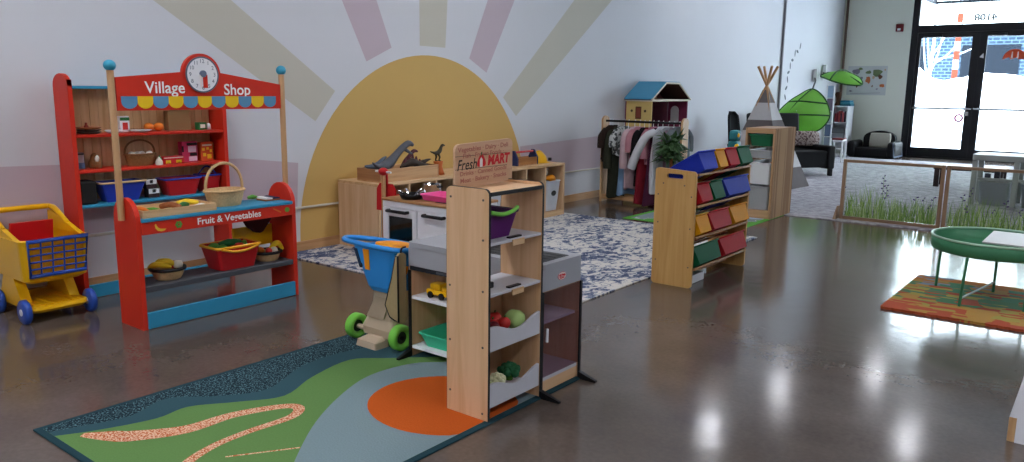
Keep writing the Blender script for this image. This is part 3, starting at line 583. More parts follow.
def hills(b):
    z = .0064; x0, y0, x1, y1 = -2.645, .94, -1.59, 2.43
    def P(pts, zz, mi): b.poly([(p[0], p[1], zz) for p in pts], mi)
    P([(x0, y0), (x1, y0), (x1, y1), (x0, y1)], z, 3)   # green field
    teal = smooth([Vector((x, y, 0)) for x, y in ((-2.56, y0), (-2.50, 1.05), (-2.445, 1.21), (-2.455, 1.33), (-2.365, 1.46), (-2.285, 1.6), (-2.36, 1.78), (-2.40, 2.0), (-2.29, 2.12), (-2.13, 2.28), (-2.0, y1))], 5)
    P([(p.x, p.y) for p in teal]+[(x0, y1), (x0, y0)], z+.0004, 2)
    sp = smooth([Vector((x, y, 0)) for x, y in ((-2.60, y0), (-2.575, 1.02), (-2.53, 1.165), (-2.58, 1.32), (-2.46, 1.45), (-2.385, 1.6), (-2.48, 1.81), (-2.50, 2.0), (-2.44, 2.23), (-2.35, y1))], 5)
    P([(p.x, p.y) for p in sp]+[(x0, y1), (x0, y0)], z+.0008, 1)
    gr = smooth([Vector((x, y, 0)) for x, y in ((-1.59, 1.05), (-1.845, 1.32), (-2.02, 1.535), (-2.145, 1.755), (-2.205, 1.94), (-2.176, 2.13), (-2.08, 2.24), (-1.95, y1))], 5)
    P([(p.x, p.y) for p in gr]+[(x1, y1), (x1, 1.05)], z+.0004, 4)
    cx, cy_, r = -1.80, 1.915, .255
    P([(min(cx+r*math.cos(a*PI/24)*1.08, x1+.0), cy_+r*math.sin(a*PI/24)) for a in range(48)], z+.0008, 5)
    path = smooth([Vector(p+(z+.0009,)) for p in ((-2.502, .998), (-2.43, 1.05), (-2.372, 1.096), (-2.29, 1.227), (-2.275, 1.385), (-2.21, 1.535), (-2.155, 1.565), (-2.112, 1.50), (-2.122, 1.338), (-2.11, 1.203), (-2.05, 1.08), (-1.9, .99))], 6)
    wd = [.012, .035, .04, .032, .024, .02, .02, .018, .016, .016, .018, .02]
    Lf, Rt = [], []
    for i, p in enumerate(path):
        a, c = path[max(i-1, 0)], path[min(i+1, len(path)-1)]; t = (c-a).normalized(); n = Vector((-t.y, t.x, 0))
        f = i/6; k = min(int(f), 10); w_ = wd[k]+(wd[k+1]-wd[k])*(f-k); Lf.append(p+n*w_); Rt.append(p-n*w_)
    for i in range(len(path)-1): b.poly([Lf[i], Lf[i+1], Rt[i+1], Rt[i]], 6)
    for (ax, ay), (bx_, by) in (((-2.02, 1.2), (-1.9, 1.38)), ((-1.97, 1.16), (-1.8, 1.2))):
        n = Vector((by-ay, ax-bx_, 0)).normalized()*.004
        b.poly([Vector((ax, ay, z+.0009))+n, Vector((bx_, by, z+.0009))+n, Vector((bx_, by, z+.0009))-n, Vector((ax, ay, z+.0009))-n], 6)
rug('landscape_rug', 'rug with green hills and an orange sun, under the grocery tower', -2.668, .918, -1.566, 2.455, c_edge, .006, hills, [teal_sp, c_teal, c_green, c_grey, c_or, pink_sp])
def distressed():
    m, nt, b = new_mat('distressed blue pile'); L = nt.links.new
    tc = N(nt, 'ShaderNodeTexCoord'); mp = N(nt, 'ShaderNodeMapping'); mp.inputs['Scale'].default_value = (1.5, 1, 1)
    n = N(nt, 'ShaderNodeTexNoise', Scale=13., Detail=6., Roughness=.72, Distortion=1.); n2 = N(nt, 'ShaderNodeTexNoise', Scale=2., Detail=2.)
    L(tc.outputs['Object'], mp.inputs['Vector']); L(mp.outputs['Vector'], n.inputs['Vector']); L(mp.outputs['Vector'], n2.inputs['Vector'])
    ad = N(nt, 'ShaderNodeMath', operation='MULTIPLY_ADD'); ad.inputs[1].default_value = .35; L(n2.outputs['Fac'], ad.inputs[0]); L(n.outputs['Fac'], ad.inputs[2])
    r = ramp(nt, [(.0, '#D5D0C8'), (.66, '#CFCBC4'), (.68, '#A4A9B4'), (.72, '#56607A'), (.9, '#343F5A')]); L(ad.outputs[0], r.inputs['Fac']); L(r.outputs['Color'], b.inputs['Base Color'])
    b.inputs['Roughness'].default_value = .95; b.inputs['Specular IOR Level'].default_value = .1
    return m
rug('area_rug', 'cream and navy distressed rug along the wall behind the toy kitchen', -4.318, 3.057, -2.165, 5.8, distressed(), .008)
# ================================================================== grocery store tower and counter
Z0 = .0075
gs = thing('play_grocery_store', 'birch toy grocery store with a tall tower and grey topped counter', 'play shop', (-1.75, 2.1, Z0))
def panel_yz(x, y0, y1, z0, z1, r, th, m, name, dirn=1): pass
def rpanel(x0, x1, z0, z1, y, th, r=.02):   # upright panel in the XZ plane with rounded top corners and black edging
    w_, h_ = x1-x0, z1-z0
    pts = [(0, 0), (w_, 0)]+[(w_-r+r*math.cos(a*PI/10), h_-r+r*math.sin(a*PI/10)) for a in range(0, 6)]+[(r+r*math.cos(PI/2+a*PI/10), h_-r+r*math.sin(PI/2+a*PI/10)) for a in range(0, 6)]
    return MB().prism(pts, (x0, y+th, z0), X_, Z_, th), pts
for y in (1.89, 2.178):
    b, pts = rpanel(-1.76, -1.577, Z0, .785, y+.001, .011); p = b.build('side_panel', birch, gs)
    cxp, czp = .0915, .389
    MB().prism([(q[0]+(.0012 if q[0] > cxp else -.0012), q[1]+(.0012 if q[1] > czp else 0)) for q in pts], (-1.76, y+.0105, Z0), X_, Z_, .009).build('edging', edge_black, p)
screws = plain('screw steel', '#6B625A', .3, metal=.8)
for x, z in ((-1.74, .75), (-1.60, .75), (-1.6, .62), (-1.6, .45), (-1.6, .26), (-1.745, .26), (-1.745, .45), (-1.6, .03), (-1.745, .08)):
    MB().cyl((x, 1.891, z), (x, 1.8895, z), .004, n=10).build('screw', screws, gs)
MB().box(-1.757, 1.902, .762, -1.582, 2.178, .775, .002).build('top_board', birch_h, gs)
MB().box(-1.582, 1.902, .762, -1.576, 2.178, .775, .001).build('top_edging', edge_black, gs)
def lip_text(): pass
for z in (.6, .43):
    s = MB().box(-1.757, 1.902, z, -1.578, 2.178, z+.01, .002).build('shelf', shelf_grey, gs)
    MB().box(-1.6, 2.01, z+.0105, -1.584, 2.075, z+.016, .001).build('label_slot', black, s)
    MB().box(-1.577, 2.012, z-.012, -1.572, 2.075, z+.008, .001).build('label_tag', pine, s)
def wavy(z, name):
    pts = [(0, 0), (.276, 0)]+[(.276-.276*i/20, .066+.017*math.cos(2*PI*(i/20)*1.0+.3)) for i in range(21)]
    MB().prism(pts, (-1.588, 1.902, z), Y_, Z_, .01).build('bin_front', shelf_grey, gs)
    MB().box(-1.757, 1.902, z, -1.588, 2.178, z+.009, .001).build('bin_floor', shelf_grey, gs)
wavy(.245, 0); wavy(.05, 1)
MB().box(-1.759, 1.902, .05, -1.752, 2.178, .40).build('back_panel', birch, gs)
YT = Vector((0, 1, .035))
sg = MB().prism([(0, 0), (.302, 0)]+[(.302-.02+.02*math.cos(a*PI/8), .128+.02*math.sin(a*PI/8)) for a in range(5)]+[(.02+.02*math.cos(PI/2+a*PI/8), .128+.02*math.sin(PI/2+a*PI/8)) for a in range(5)], (-1.738, 1.9, .770), YT, Z_, .009).build('sign_board', wood('pale sign wood', '#D9B08D', '#C99C78', 'y'), gs)
xs = -1.7288
for txt, z, size in (('Vegetables · Dairy · Deli', .903, .021), ('Fish · Frozen Foods ·', .882, .020), ('Drinks · Canned Goods', .824, .020), ('Meat · Bakery · Snacks', .801, .021)):
    MB().text(txt, size, (xs, 2.045, z), YT, Z_, .0006, sx=1.27, bold=.0005).build('lettering', brown_print, sg)
MB().text('Fresh', .05, (xs, 1.957, .849), YT, Z_, .0006, shear=.25, sx=.9, bold=.0004).build('lettering', black_print, sg)
MB().text('MART', .045, (xs, 2.122, .858), YT, Z_, .0008, shear=.15, sx=.98, bold=.0022).build('lettering', red_print, sg)
b = MB(); ap = [(.022*math.cos(a*PI/12)*(1-.15*math.sin(a*PI/12)), .021*math.sin(a*PI/12)-.004*math.cos(2*a*PI/12)) for a in range(24)]
b.prism(ap, (xs, 2.032, .855), YT, Z_, .0008); b.build('apple_mark', red_print, sg)
MB().prism([(-.007, -.019), (.007, -.019), (.007, .006), (.0, .014), (-.007, .006)], (xs+.0006, 2.03, .857), YT, Z_, .0006).build('bottle_mark', white_print, sg)
MB().prism([(-.003, 0), (.003, 0), (.006, .014), (.001, .014)], (xs, 2.03, .874), YT, Z_, .0008).build('stalk_mark', f_dkgreen, sg)
for z, a, c in ((.879, 1.9, 2.0), (.879, 2.035, 2.17), (.836, 1.9, 2.17)): MB().box(xs, a, z-.0007, xs+.0006, c, z+.0007).build('rule_line', black_print, sg)
# counter
MB().prism(rect(.676, .262, .02), (-2.256, 2.19, .468), X_, Y_, .02).build('counter_top', grey_plastic, gs)
tp = MB().box(-2.252, 2.193, .39, -1.584, 2.2, .468, .002).box(-1.584, 2.193, .39, -1.5815, 2.44, .468).build('apron', grey_plastic, gs)
MB().box(-1.98, 2.235, .4882, -1.61, 2.4, .4895).build('conveyor_belt', black, gs)
cvr = MB()
for k in range(4): cvr.box(-1.97, 2.252+.038*k, .4896, -1.62, 2.255+.038*k, .4905)
cvr.build('belt_ribs', plain('dark rib', '#3A3B3F', .5), gs)
MB().box(-2.247, 2.196, .372, -1.765, 2.2, .3895).build('slot_strip', plain('near black strip', '#22242A', .4), gs)
MB().box(-2.1, 2.1945, .376, -2.0, 2.1955, .386).build('card_slot', plain('steel grey slot', '#4E525A', .4), gs)
for x in (-2.254, -1.775):
    b = MB().box(x, 2.198, Z0, x+.012, 2.445, .389); p = b.build('end_panel', birch, gs)
    MB().box(x-.001, 2.1925, Z0, x+.013, 2.1978, .371).build('edging', edge_black, p)
MB().box(-2.242, 2.435, Z0, -1.775, 2.445, .389).build('rear_panel', birch, gs)
for z in (.25, .04): 
    MB().box(-2.242, 2.198, z, -1.775, 2.434, z+.014, .002).build('shelf', white_wood, gs)
# glazed cabinet facing the room
MB().box(-1.762, 2.192, Z0, -1.584, 2.203, .389).build('cabinet_side', birch, gs)
MB().box(-1.762, 2.436, Z0, -1.584, 2.447, .389).build('cabinet_side', birch, gs)
for y in (2.19, 2.438): MB().box(-1.5838, y, Z0, -1.577, y+.012, .389, .001).build('edging', edge_black, gs)
MB().box(-1.76, 2.204, .26, -1.6, 2.435, .27).build('inner_shelf', shelf_grey, gs)
MB().box(-1.76, 2.204, .052, -1.586, 2.435, .066).build('cabinet_floor', shelf_grey, gs)
MB().box(-1.6, 2.204, Z0, -1.588, 2.435, .0515).build('plinth', birch_h, gs)
gp = glassy('mauve acrylic', '#E9DEE6', .1, .08)
MB().box(-1.5855, 2.204, .068, -1.5815, 2.436, .386).build('acrylic_door', gp, gs)
MB().cyl((-1.578, 2.225, .20), (-1.578, 2.225, .25), .005, n=8).build('door_handle', white_pl, gs)
for (x0, y0, x1, y1) in ((-1.575, 2.176, -1.49, 2.196), (-1.575, 2.432, -1.5, 2.452)):
    MB().add([Vector(p) for p in ((x0, y0, .001), (x1, y0+.004, .001), (x1, y1-.004, .001), (x0, y1, .001), (x0, y0, .03), (x1, y0+.004, .008), (x1, y1-.004, .008), (x0, y1, .03))], [[3, 2, 1, 0], [4, 5, 6, 7], [0, 1, 5, 4], [1, 2, 6, 5], [2, 3, 7, 6], [3, 0, 4, 7]]).build('foot', black, gs)
MB().add([Vector(p) for p in ((-2.257, 2.19, Z0), (-2.236, 2.19, Z0), (-2.24, 2.12, Z0), (-2.254, 2.12, Z0), (-2.257, 2.19, .035), (-2.236, 2.19, .035), (-2.24, 2.12, .013), (-2.254, 2.12, .013))], [[3, 2, 1, 0], [4, 5, 6, 7], [0, 1, 5, 4], [1, 2, 6, 5], [2, 3, 7, 6], [3, 0, 4, 7]]).build('foot', black, gs)
lg = MB().prism([(.026*math.cos(a*PI/12), .0145*math.sin(a*PI/12)) for a in range(24)], (-1.5813, 2.315, .43), Y_, Z_, .0012).build('logo', red_print, gs)
MB().tube([(-1.5805, 2.315+.0235*math.cos(a*PI/12), .43+.012*math.sin(a*PI/12)) for a in range(24)], .0012, 6, closed=True).build('logo_ring', white_print, lg)
MB().text('Melissa\n& Doug', .0115, (-1.5800, 2.315, .4335), Y_, Z_, .0004, shear=.2, sx=1.2).build('lettering', white_print, lg)
# goods in the store
pb = tub('shopping_basket', 'purple basket with a green rim on the top shelf of the grocery tower', 'basket', -1.735, 1.91, .611, -1.605, 2.085, .088, purple_pl, plain('dark purple', '#3E1247', .4), .006, .018)
MB().tube(smooth([(-1.6, 1.93, .705), (-1.592, 1.98, .695), (-1.592, 2.03, .7), (-1.605, 2.075, .708)], 5), .007, 8).build('handle', lime, pb)
sl = MB()
for k in range(7): sl.box(-1.6105+.0, 1.935+.02*k, .64, -1.6095, 1.942+.02*k, .68)
tag(MB().box(-1.71, 1.93, .4405, -1.63, 1.985, .462, .004).build('card_reader', plain('charcoal plastic', '#2B2C30', .4)), 'small charcoal card reader on the lower grey shelf of the tower', 'card reader')
zb = .275
for k, (x, y, r, m, nm, lab) in enumerate(((-1.63, 1.93, .022, f_red, 'tomato', 'tomato nearest the left panel in the upper grey bin'), (-1.625, 1.98, .02, plain('dark berry', '#6E1F28', .5), 'beetroot', 'dark beetroot in the upper grey bin'), (-1.65, 2.0, .028, f_red, 'tomato', 'large red tomato at the back of the upper grey bin'), (-1.625, 2.035, .022, f_red, 'apple', 'red apple in the middle of the upper grey bin'), (-1.635, 2.105, .036, plain('cabbage green', '#A9C77A', .5, .15), 'cabbage', 'pale green cabbage in the upper grey bin'), (-1.69, 1.95, .03, plain('aubergine', '#3A1F33', .35), 'aubergine', 'dark aubergine at the back of the upper grey bin'), (-1.69, 2.06, .03, f_red, 'pepper', 'red pepper behind the cabbage in the upper grey bin'))):
    b = MB().sph((x, y, zb+r*.8+.015*(k % 2)), r, r*1.05, r*.95).jit(.003 if r < .03 else .005, 40)
    if nm in ('tomato', 'apple', 'pepper'): b.cyl((x, y, zb+r*1.6+.015*(k % 2)), (x+.004, y, zb+r*2+.015*(k % 2)), .003, n=6, mi=1)
    tag(b.build(nm, [m, f_dkgreen]), lab, 'vegetable' if nm != 'apple' else 'fruit')
zb = .085
def florets(name, lab, x, y, z, r, m, sm):
    t = thing(name, lab, 'vegetable', (x, y, z)); b = MB()
    for i in range(14):
        a = i*2.4; q = math.sqrt(i/14); b.sph((x+r*q*math.cos(a)*.8, y+r*q*math.sin(a)*.8, z+r*(1.2-.5*q*q)), r*.36, n=10, m=7)
    b.jit(.003, 90).build('florets', m, t); MB().cyl((x, y, z), (x, y, z+r*.9), r*.3, r*.5, 12).build('stem', sm, t)
florets('broccoli', 'dark green broccoli at the right of the lower grey bin', -1.64, 2.085, zb, .042, plain('broccoli green', '#1F5A35', .7, .2), f_green)
florets('cauliflower', 'cream cauliflower in the middle of the lower grey bin', -1.635, 2.01, zb-.005, .034, plain('cauliflower cream', '#D9D8B0', .7, .1), f_green)
florets('cauliflower', 'pale green cauliflower at the left of the lower grey bin', -1.63, 1.945, zb-.01, .03, plain('romanesco', '#B9C88A', .7, .15), f_green)
t = thing('toy_truck', 'yellow toy truck on the white shelf of the grocery counter', 'toy', (-2.12, 2.25, .2645))
MB().box(-2.18, 2.22, .279, -2.07, 2.28, .30, .004).box(-2.165, 2.225, .30, -2.11, 2.275, .325, .006).box(-2.10, 2.225, .30, -2.07, 2.275, .317, .004).build('body', yellow, t)
for x in (-2.155, -2.095):
    for y in (2.215, 2.275): MB().cyl((x, y, .279), (x, y+.01, .279), .014, n=14).build('wheel', black, t)
tag(MB().box(-2.055, 2.225, .2645, -1.97, 2.275, .285, .006).box(-2.04, 2.23, .285, -2.0, 2.27, .305, .005).build('cash_drawer', plain('dark brown plastic', '#33272A', .4)), 'small dark brown toy right of the yellow truck', 'toy')
tub('tray', 'mint green plastic tray on the bottom shelf of the grocery counter', 'tray', -2.225, 2.21, .0545, -1.83, 2.42, .055, mint, mint, .004, .016)
bg_ = thing('cloth_bag', 'khaki cloth bag with black piping hanging at the left end of the counter', 'bag', (-2.28, 2.3, .14))
kh = plain('khaki canvas', '#A8946C', .9, .1, 60)
bo_ = [(-2.2565, .15), (-2.2565, .445), (-2.268, .445), (-2.292, .35), (-2.338, .215), (-2.31, .165), (-2.28, .155)]
bl = MB()
for y, k in ((2.135, .9), (2.150, 1.), (2.170, 1.), (2.184, .92)): bl.v += [Vector((-2.2565+(x+2.2565)*k, y, .3+(z-.3)*k)) for x, z in bo_]
n7 = len(bo_)
for r_ in range(3):
    for i in range(n7): bl.f.append([r_*n7+i, r_*n7+(i+1) % n7, (r_+1)*n7+(i+1) % n7, (r_+1)*n7+i]); bl.mi.append(0); bl.sm.append(False)
bl.f += [list(range(n7))[::-1], list(range(3*n7, 4*n7))]; bl.mi += [0, 0]; bl.sm += [False, False]
bl.build('pouch', kh, bg_)
MB().tube([Vector((-2.2565+(x+2.2565)*.93, 2.138, .3+(z-.3)*.93)) for x, z in bo_], .0042, 6, closed=True).build('piping', black, bg_)
MB().tube(smooth([(-2.262, 2.16, .44), (-2.262, 2.165, .462), (-2.26, 2.186, .466)], 3), .004, 6).build('strap', black, bg_)
# ================================================================== blue shopping trolley
bc = thing('toy_shopping_cart', 'blue and beige toy shopping cart with lime wheels, beside the grocery counter', 'toy cart', (-2.48, 2.3, Z0))
def rr(x0, y0, x1, y1, z, r=.03, tz=0.): return [Vector((p[0], p[1], z+tz*(p[0]-x0))) for p in rect(x1-x0, y1-y0, r, 4, x0, y0)]
MB().loft([rr(-2.555, 2.20, -2.365, 2.46, .045, .02), rr(-2.56, 2.195, -2.36, 2.46, .08, .03), rr(-2.54, 2.205, -2.36, 2.44, .12, .03), rr(-2.495, 2.20, -2.35, 2.36, .20, .03), rr(-2.475, 2.19, -2.335, 2.31, .262, .03)], 0, False).build('base', beige_pl, bc)
MB().loft([rr(-2.53, 2.14, -2.40, 2.22, .0075, .01), rr(-2.525, 2.145, -2.405, 2.22, .035, .01), rr(-2.50, 2.18, -2.42, 2.22, .05, .01)], 0, False).build('front_bumper', beige_pl, bc)
MB().add([Vector(p) for p in ((-2.515, 2.196, .13), (-2.41, 2.196, .13), (-2.365, 2.196, .24), (-2.45, 2.196, .24), (-2.515, 2.202, .13), (-2.41, 2.202, .13), (-2.365, 2.202, .24), (-2.45, 2.202, .24))], [[3, 2, 1, 0], [4, 5, 6, 7], [0, 1, 5, 4], [1, 2, 6, 5], [2, 3, 7, 6], [3, 0, 4, 7]]).build('front_inset', plain('beige inset', '#B3A087', .5), bc)
def tl(ring): return [Vector((p.x, p.y, p.z-.10*(p.y-2.15))) for p in ring]
bk = MB(); bk.loft([rr(-2.475, 2.18, -2.335, 2.31, .255, .025), rr(-2.49, 2.17, -2.325, 2.32, .275, .03), rr(-2.53, 2.16, -2.295, 2.33, .37, .035), tl(rr(-2.565, 2.152, -2.275, 2.34, .445, .04)), tl(rr(-2.555, 2.162, -2.285, 2.33, .445, .04)), rr(-2.51, 2.18, -2.31, 2.31, .36, .03), rr(-2.47, 2.19, -2.345, 2.30, .285, .03)], 0, False)
bk.build('basket', sky_blue, bc)
MB().tube(tl(smooth([Vector((x, y, .452+.03*max(0, -2.5-x))) for x, y in ((-2.65, 2.20), (-2.59, 2.162), (-2.42, 2.15), (-2.31, 2.15), (-2.272, 2.18), (-2.27, 2.31), (-2.31, 2.345), (-2.42, 2.35), (-2.59, 2.31), (-2.65, 2.25))], 5, True)), .0115, 10, closed=True).build('rim', sky_blue, bc)
MB().loft([tl(rr(-2.47, 2.17, -2.295, 2.325, .44, .05)), tl(rr(-2.46, 2.185, -2.305, 2.315, .466, .04))], 0, True).build('seat', orange_pl, bc)
MB().prism([(-.018, -.06), (.01, -.06), (.016, .03), (-.02, .03)], (-2.46, 2.1575, .405), X_, Vector((0, -.11, 1)).normalized(), .004).build('front_stripe', orange_pl, bc)
MB().prism([(.0, -.055), (.016, -.055), (-.002, .025), (-.024, .025)], (-2.515, 2.158, .405), X_, Vector((0, -.11, 1)).normalized(), .003).build('side_slot', plain('dark slot', '#1F3550', .5), bc)
MB().cyl((-2.505, 2.166, .36), (-2.505, 2.16, .36), .011, n=14).build('cup_hole', black, bc)
MB().prism([(-.02, -.018), (.02, -.018), (.02, .018), (-.02, .018)], (-2.290, 2.2, .36), Y_, Vector((.35, 0, 1)).normalized(), .006).build('side_badge', orange_pl, bc)
RW = .055
for x, y in ((-2.605, 2.215), (-2.33, 2.215), (-2.6, 2.42), (-2.33, 2.42)):
    wv = MB().lathe([(.026, -.02), (.05, -.02), (RW, -.014), (RW, .014), (.05, .02), (.034, .02), (.03, .008), (.026, .008)], (0, 0, 0), 30).xf((x, y, Z0+RW), rot=Matrix.Rotation(PI/2, 3, 'Y')).build('wheel', lime, bc)
    MB().cyl((x-.012, y, Z0+RW), (x+.010, y, Z0+RW), .0262, n=16).build('hub', plain('dark hub', '#2C3A2C', .5), wv)
    MB().cyl((x-.014, y, Z0+RW), (x+.016, y, Z0+RW), .01, n=10).build('axle_cap', black if x > -2.5 else beige_pl, wv)
MB().tube([(-2.59, 2.215, .0625), (-2.345, 2.215, .0625)], .012, 8).build('axle', beige_pl, bc); MB().tube([(-2.59, 2.42, .0625), (-2.345, 2.42, .0625)], .012, 8).build('axle', beige_pl, bc)
# ================================================================== toy kitchen
K0 = .0085
kt = thing('toy_kitchen', 'white toy kitchen cabinet with oak worktop and black handles', 'play kitchen', (-3.09, 3.26, K0))
MB().box(-3.36, 3.09, K0, -3.345, 3.45, .46).build('side_panel', white_wood, kt); MB().box(-2.83, 3.09, K0, -2.815, 3.45, .46).build('side_panel', white_wood, kt)
MB().box(-3.345, 3.435, K0, -2.83, 3.45, .46).build('back_panel', white_wood, kt)
MB().box(-3.345, 3.09, K0, -2.83, 3.435, .04).build('base_board', white_wood, kt); MB().box(-3.345, 3.09, .245, -2.83, 3.43, .255).build('inner_shelf', white_wood, kt)
MB().box(-3.09, 3.09, .04, -3.075, 3.43, .42).build('divider', white_wood, kt)
MB().box(-3.365, 3.065, .461, -2.81, 3.455, .475, .003).build('worktop', counter_wood, kt)
MB().box(-3.36, 3.072, .425, -2.815, 3.09, .46, .002).build('top_rail', white_wood, kt)
od = thing_p = MB().box(-3.358, 3.07, .04, -3.315, 3.089, .423, .002).box(-3.12, 3.07, .04, -3.086, 3.089, .423, .002).box(-3.315, 3.07, .375, -3.12, 3.089, .423, .002).box(-3.315, 3.07, .04, -3.12, 3.089, .1, .002).build('oven_door', white_wood, kt)
MB().box(-3.315, 3.078, .1, -3.12, 3.082, .375).build('oven_window', glassy('dark acrylic', '#8A8C92', .15, .05), od)
hb = lambda x0, x1: MB().tube([(x0, 3.07, .408), (x0, 3.045, .408), (x1, 3.045, .408), (x1, 3.07, .408)], .0095, 8)
hb(-3.3, -3.15).build('handle', black, od)
rd = MB().box(-3.079, 3.07, .04, -2.818, 3.089, .423, .002).build('cupboard_door', white_wood, kt)
hb(-3.015, -2.87).build('handle', black, rd)
MB().prism([(.15*math.cos(0)+0, 0), (.15, .11), (0, .11), (0, 0)], (-3.0, 3.13, .4755), X_, Y_, .002).build('hob_plate', black, kt)
pn = thing('frying_pan', 'black pan full of steel cutlery on the left of the oak worktop', 'pan', (-3.2, 3.15, .4755))
MB().lathe([(.001, 0), (.06, 0), (.075, .03), (.072, .03), (.058, .004), (.001, .004)], (-3.2, 3.15, .4755), 26).build('pan', black, pn)
for k in range(5):
    a = k*1.2+.4; tag(MB().tube(smooth([(-3.2+.02*math.cos(a), 3.15+.02*math.sin(a), .485), (-3.2+.05*math.cos(a), 3.15+.05*math.sin(a), .51), (-3.2+.08*math.cos(a), 3.15+.08*math.sin(a), .522)], 3), [.004]*4+[.007]*3, 8).build('spoon', chrome), 'steel spoon leaning in the black pan on the oak worktop', 'spoon', 'spoons in the pan')
pt = thing('cooking_pot', 'shiny steel pot at the back of the oak worktop', 'pot', (-3.27, 3.39, .4755))
MB().lathe([(.001, 0), (.05, 0), (.053, .008), (.053, .055), (.056, .058), (.05, .058), (.05, .006), (.001, .006)], (-3.27, 3.39, .4755), 28).build('pot', chrome, pt)
for s in (-1, 1): MB().tube(smooth([(-3.27+s*.052, 3.38, .52), (-3.27+s*.072, 3.385, .522), (-3.27+s*.072, 3.4, .522), (-3.27+s*.052, 3.405, .52)], 3), .004, 6).build('handle', black, pt)
tub('dish', 'pink oblong dish at the right of the oak worktop', 'dish', -3.12, 3.13, .478, -2.9, 3.3, .034, pink_pl, pink_pl, .005, .01)
sd = thing('cleaning_stand', 'slim wooden stand with a red top left of the toy kitchen', 'stand', (-3.435, 3.15, K0))
MB().box(-3.475, 3.1, K0, -3.395, 3.2, K0+.014, .003).build('base', post_wood, sd); MB().box(-3.445, 3.14, K0+.014, -3.425, 3.16, .60, .002).build('post', post_wood, sd)
MB().sph((-3.435, 3.15, .613), .03, .03, .024).build('red_knob', red_pl, sd); 
for s in (-1, 1): MB().cyl((-3.435+s*.025, 3.15, .612), (-3.435+s*.065, 3.15, .612), .006, n=10).build('peg', white_pl, sd)
dp = thing('dustpan', 'red dustpan hanging on the slim wooden stand', 'dustpan', (-3.445, 3.18, .38))
MB().prism([(-.085, 0), (.085, 0), (.08, .13), (.055, .165), (-.055, .165), (-.08, .13)], (-3.445, 3.178, .375), X_, Z_, -.006).build('pan', red_pl, dp)
MB().prism([(-.012, 0), (.012, 0), (.01, .075), (-.01, .075)], (-3.445, 3.178, .52), X_, Z_, -.008).build('handle', red_pl, dp)
for s in (-1, 1): MB().box(-3.445+s*.08-.003, 3.184, .375, -3.445+s*.08+.003, 3.22, .48, .002).build('side_wall', red_pl, dp)
# ================================================================== low storage cabinet along the wall
sc = thing('storage_cabinet', 'long low pale wood storage cabinet against the sun painted wall', 'cabinet', (-4.11, 4.6, K0))
CX0, CX1, CY0, CY1, CT = -4.312, -3.9, 3.53, 5.72, .465
cab_w = wood('pale cabinet wood', '#D8B892', '#C7A077', 'z'); cab_y = wood('pale cabinet top', '#D9B58A', '#BF9766', 'y')
MB().box(CX0, CY0, CT-.02, CX1, CY1, CT, .002).build('top', cab_y, sc); MB().box(CX0, CY0+.02, K0, CX1-.02, CY1-.02, K0+.03).build('bottom', cab_y, sc)
for y in (CY0, CY1-.02): MB().box(CX0, y, K0, CX1, y+.02, CT-.0205, .001).build('side_panel', cab_w, sc)
MB().box(CX0, CY0+.02, K0+.03, CX0+.008, CY1-.02, CT-.021).build('back_panel', cab_w, sc)
MB().box(CX1-.02, CY0+.02, K0, CX1, CY1-.02, .055, .001).build('plinth', cab_y, sc)
nb = 8; bw = (CY1-CY0-.04)/nb
for k in range(1, nb): MB().box(CX0+.009, CY0+.02+bw*k-.008, .04, CX1, CY0+.02+bw*k+.008, CT-.021).build('partition', cab_w, sc)
bin0 = None
for k in range(nb):
    y0 = CY0+.02+bw*k+.03; y1 = CY0+.02+bw*(k+1)-.03
    if k == 0:
        bin0 = tub('storage_bin', 'white storage bin in the bay nearest the toy stall', 'bin', -4.22, y0, .056, CX1-.004, y1, .262, plain('off white bin', '#CDD0D6', .4), plain('off white rim', '#D6D8DC', .4), .006, .018)
        lab = MB().prism([(.034*math.cos(a*PI/10), .024*math.sin(a*PI/10)) for a in range(20)], (CX1-.0095, (y0+y1)/2, .21), Y_, Vector((.06, 0, 1)).normalized(), .003).build('oval_label', black, bin0)
    else:
        dup(bin0, (bin0.location.x, bin0.location.y+bw*k, bin0.location.z), 'white storage bin with an oval label, '+('second', 'third', 'fourth', 'fifth', 'fourth last', 'next to the toy filled one', 'last')[min(k-1, 6)]+' bay of the low cabinet' if k < nb-1 else 'white storage bin full of toys in the end bay of the low cabinet')
cs = {1: 'second', 2: 'third', 3: 'fourth', 4: 'fifth', 5: 'sixth', 6: 'seventh'}
for o in list(COL.objects):
    if o.name.startswith('storage_bin') and o.get('label', '').startswith('white storage bin with'):
        k = round((o.location.y-bin0.location.y)/bw); o['label'] = 'white storage bin with an oval label, in the %s bay from the stall end' % cs[k]
ye = CY1-.02-bw/2
tag(MB().tube(smooth([(-4.02, ye-.07, .325), (-3.96, ye-.02, .34), (-3.95, ye+.04, .33), (-4.0, ye+.08, .325)], 4), [.02]*5+[.03]*4+[.018]*4, 10).jit(.006, 30).build('soft_toy', orange_pl), 'orange soft toy lying on top of the end bin', 'toy')
tag(MB().sph((-4.0, ye-.02, .385), .035, .035, .03).sph((-3.99, ye-.05, .41), .012).sph((-3.99, ye+.01, .412), .012).build('soft_toy', f_white), 'white soft toy above the orange one in the end bay', 'toy')
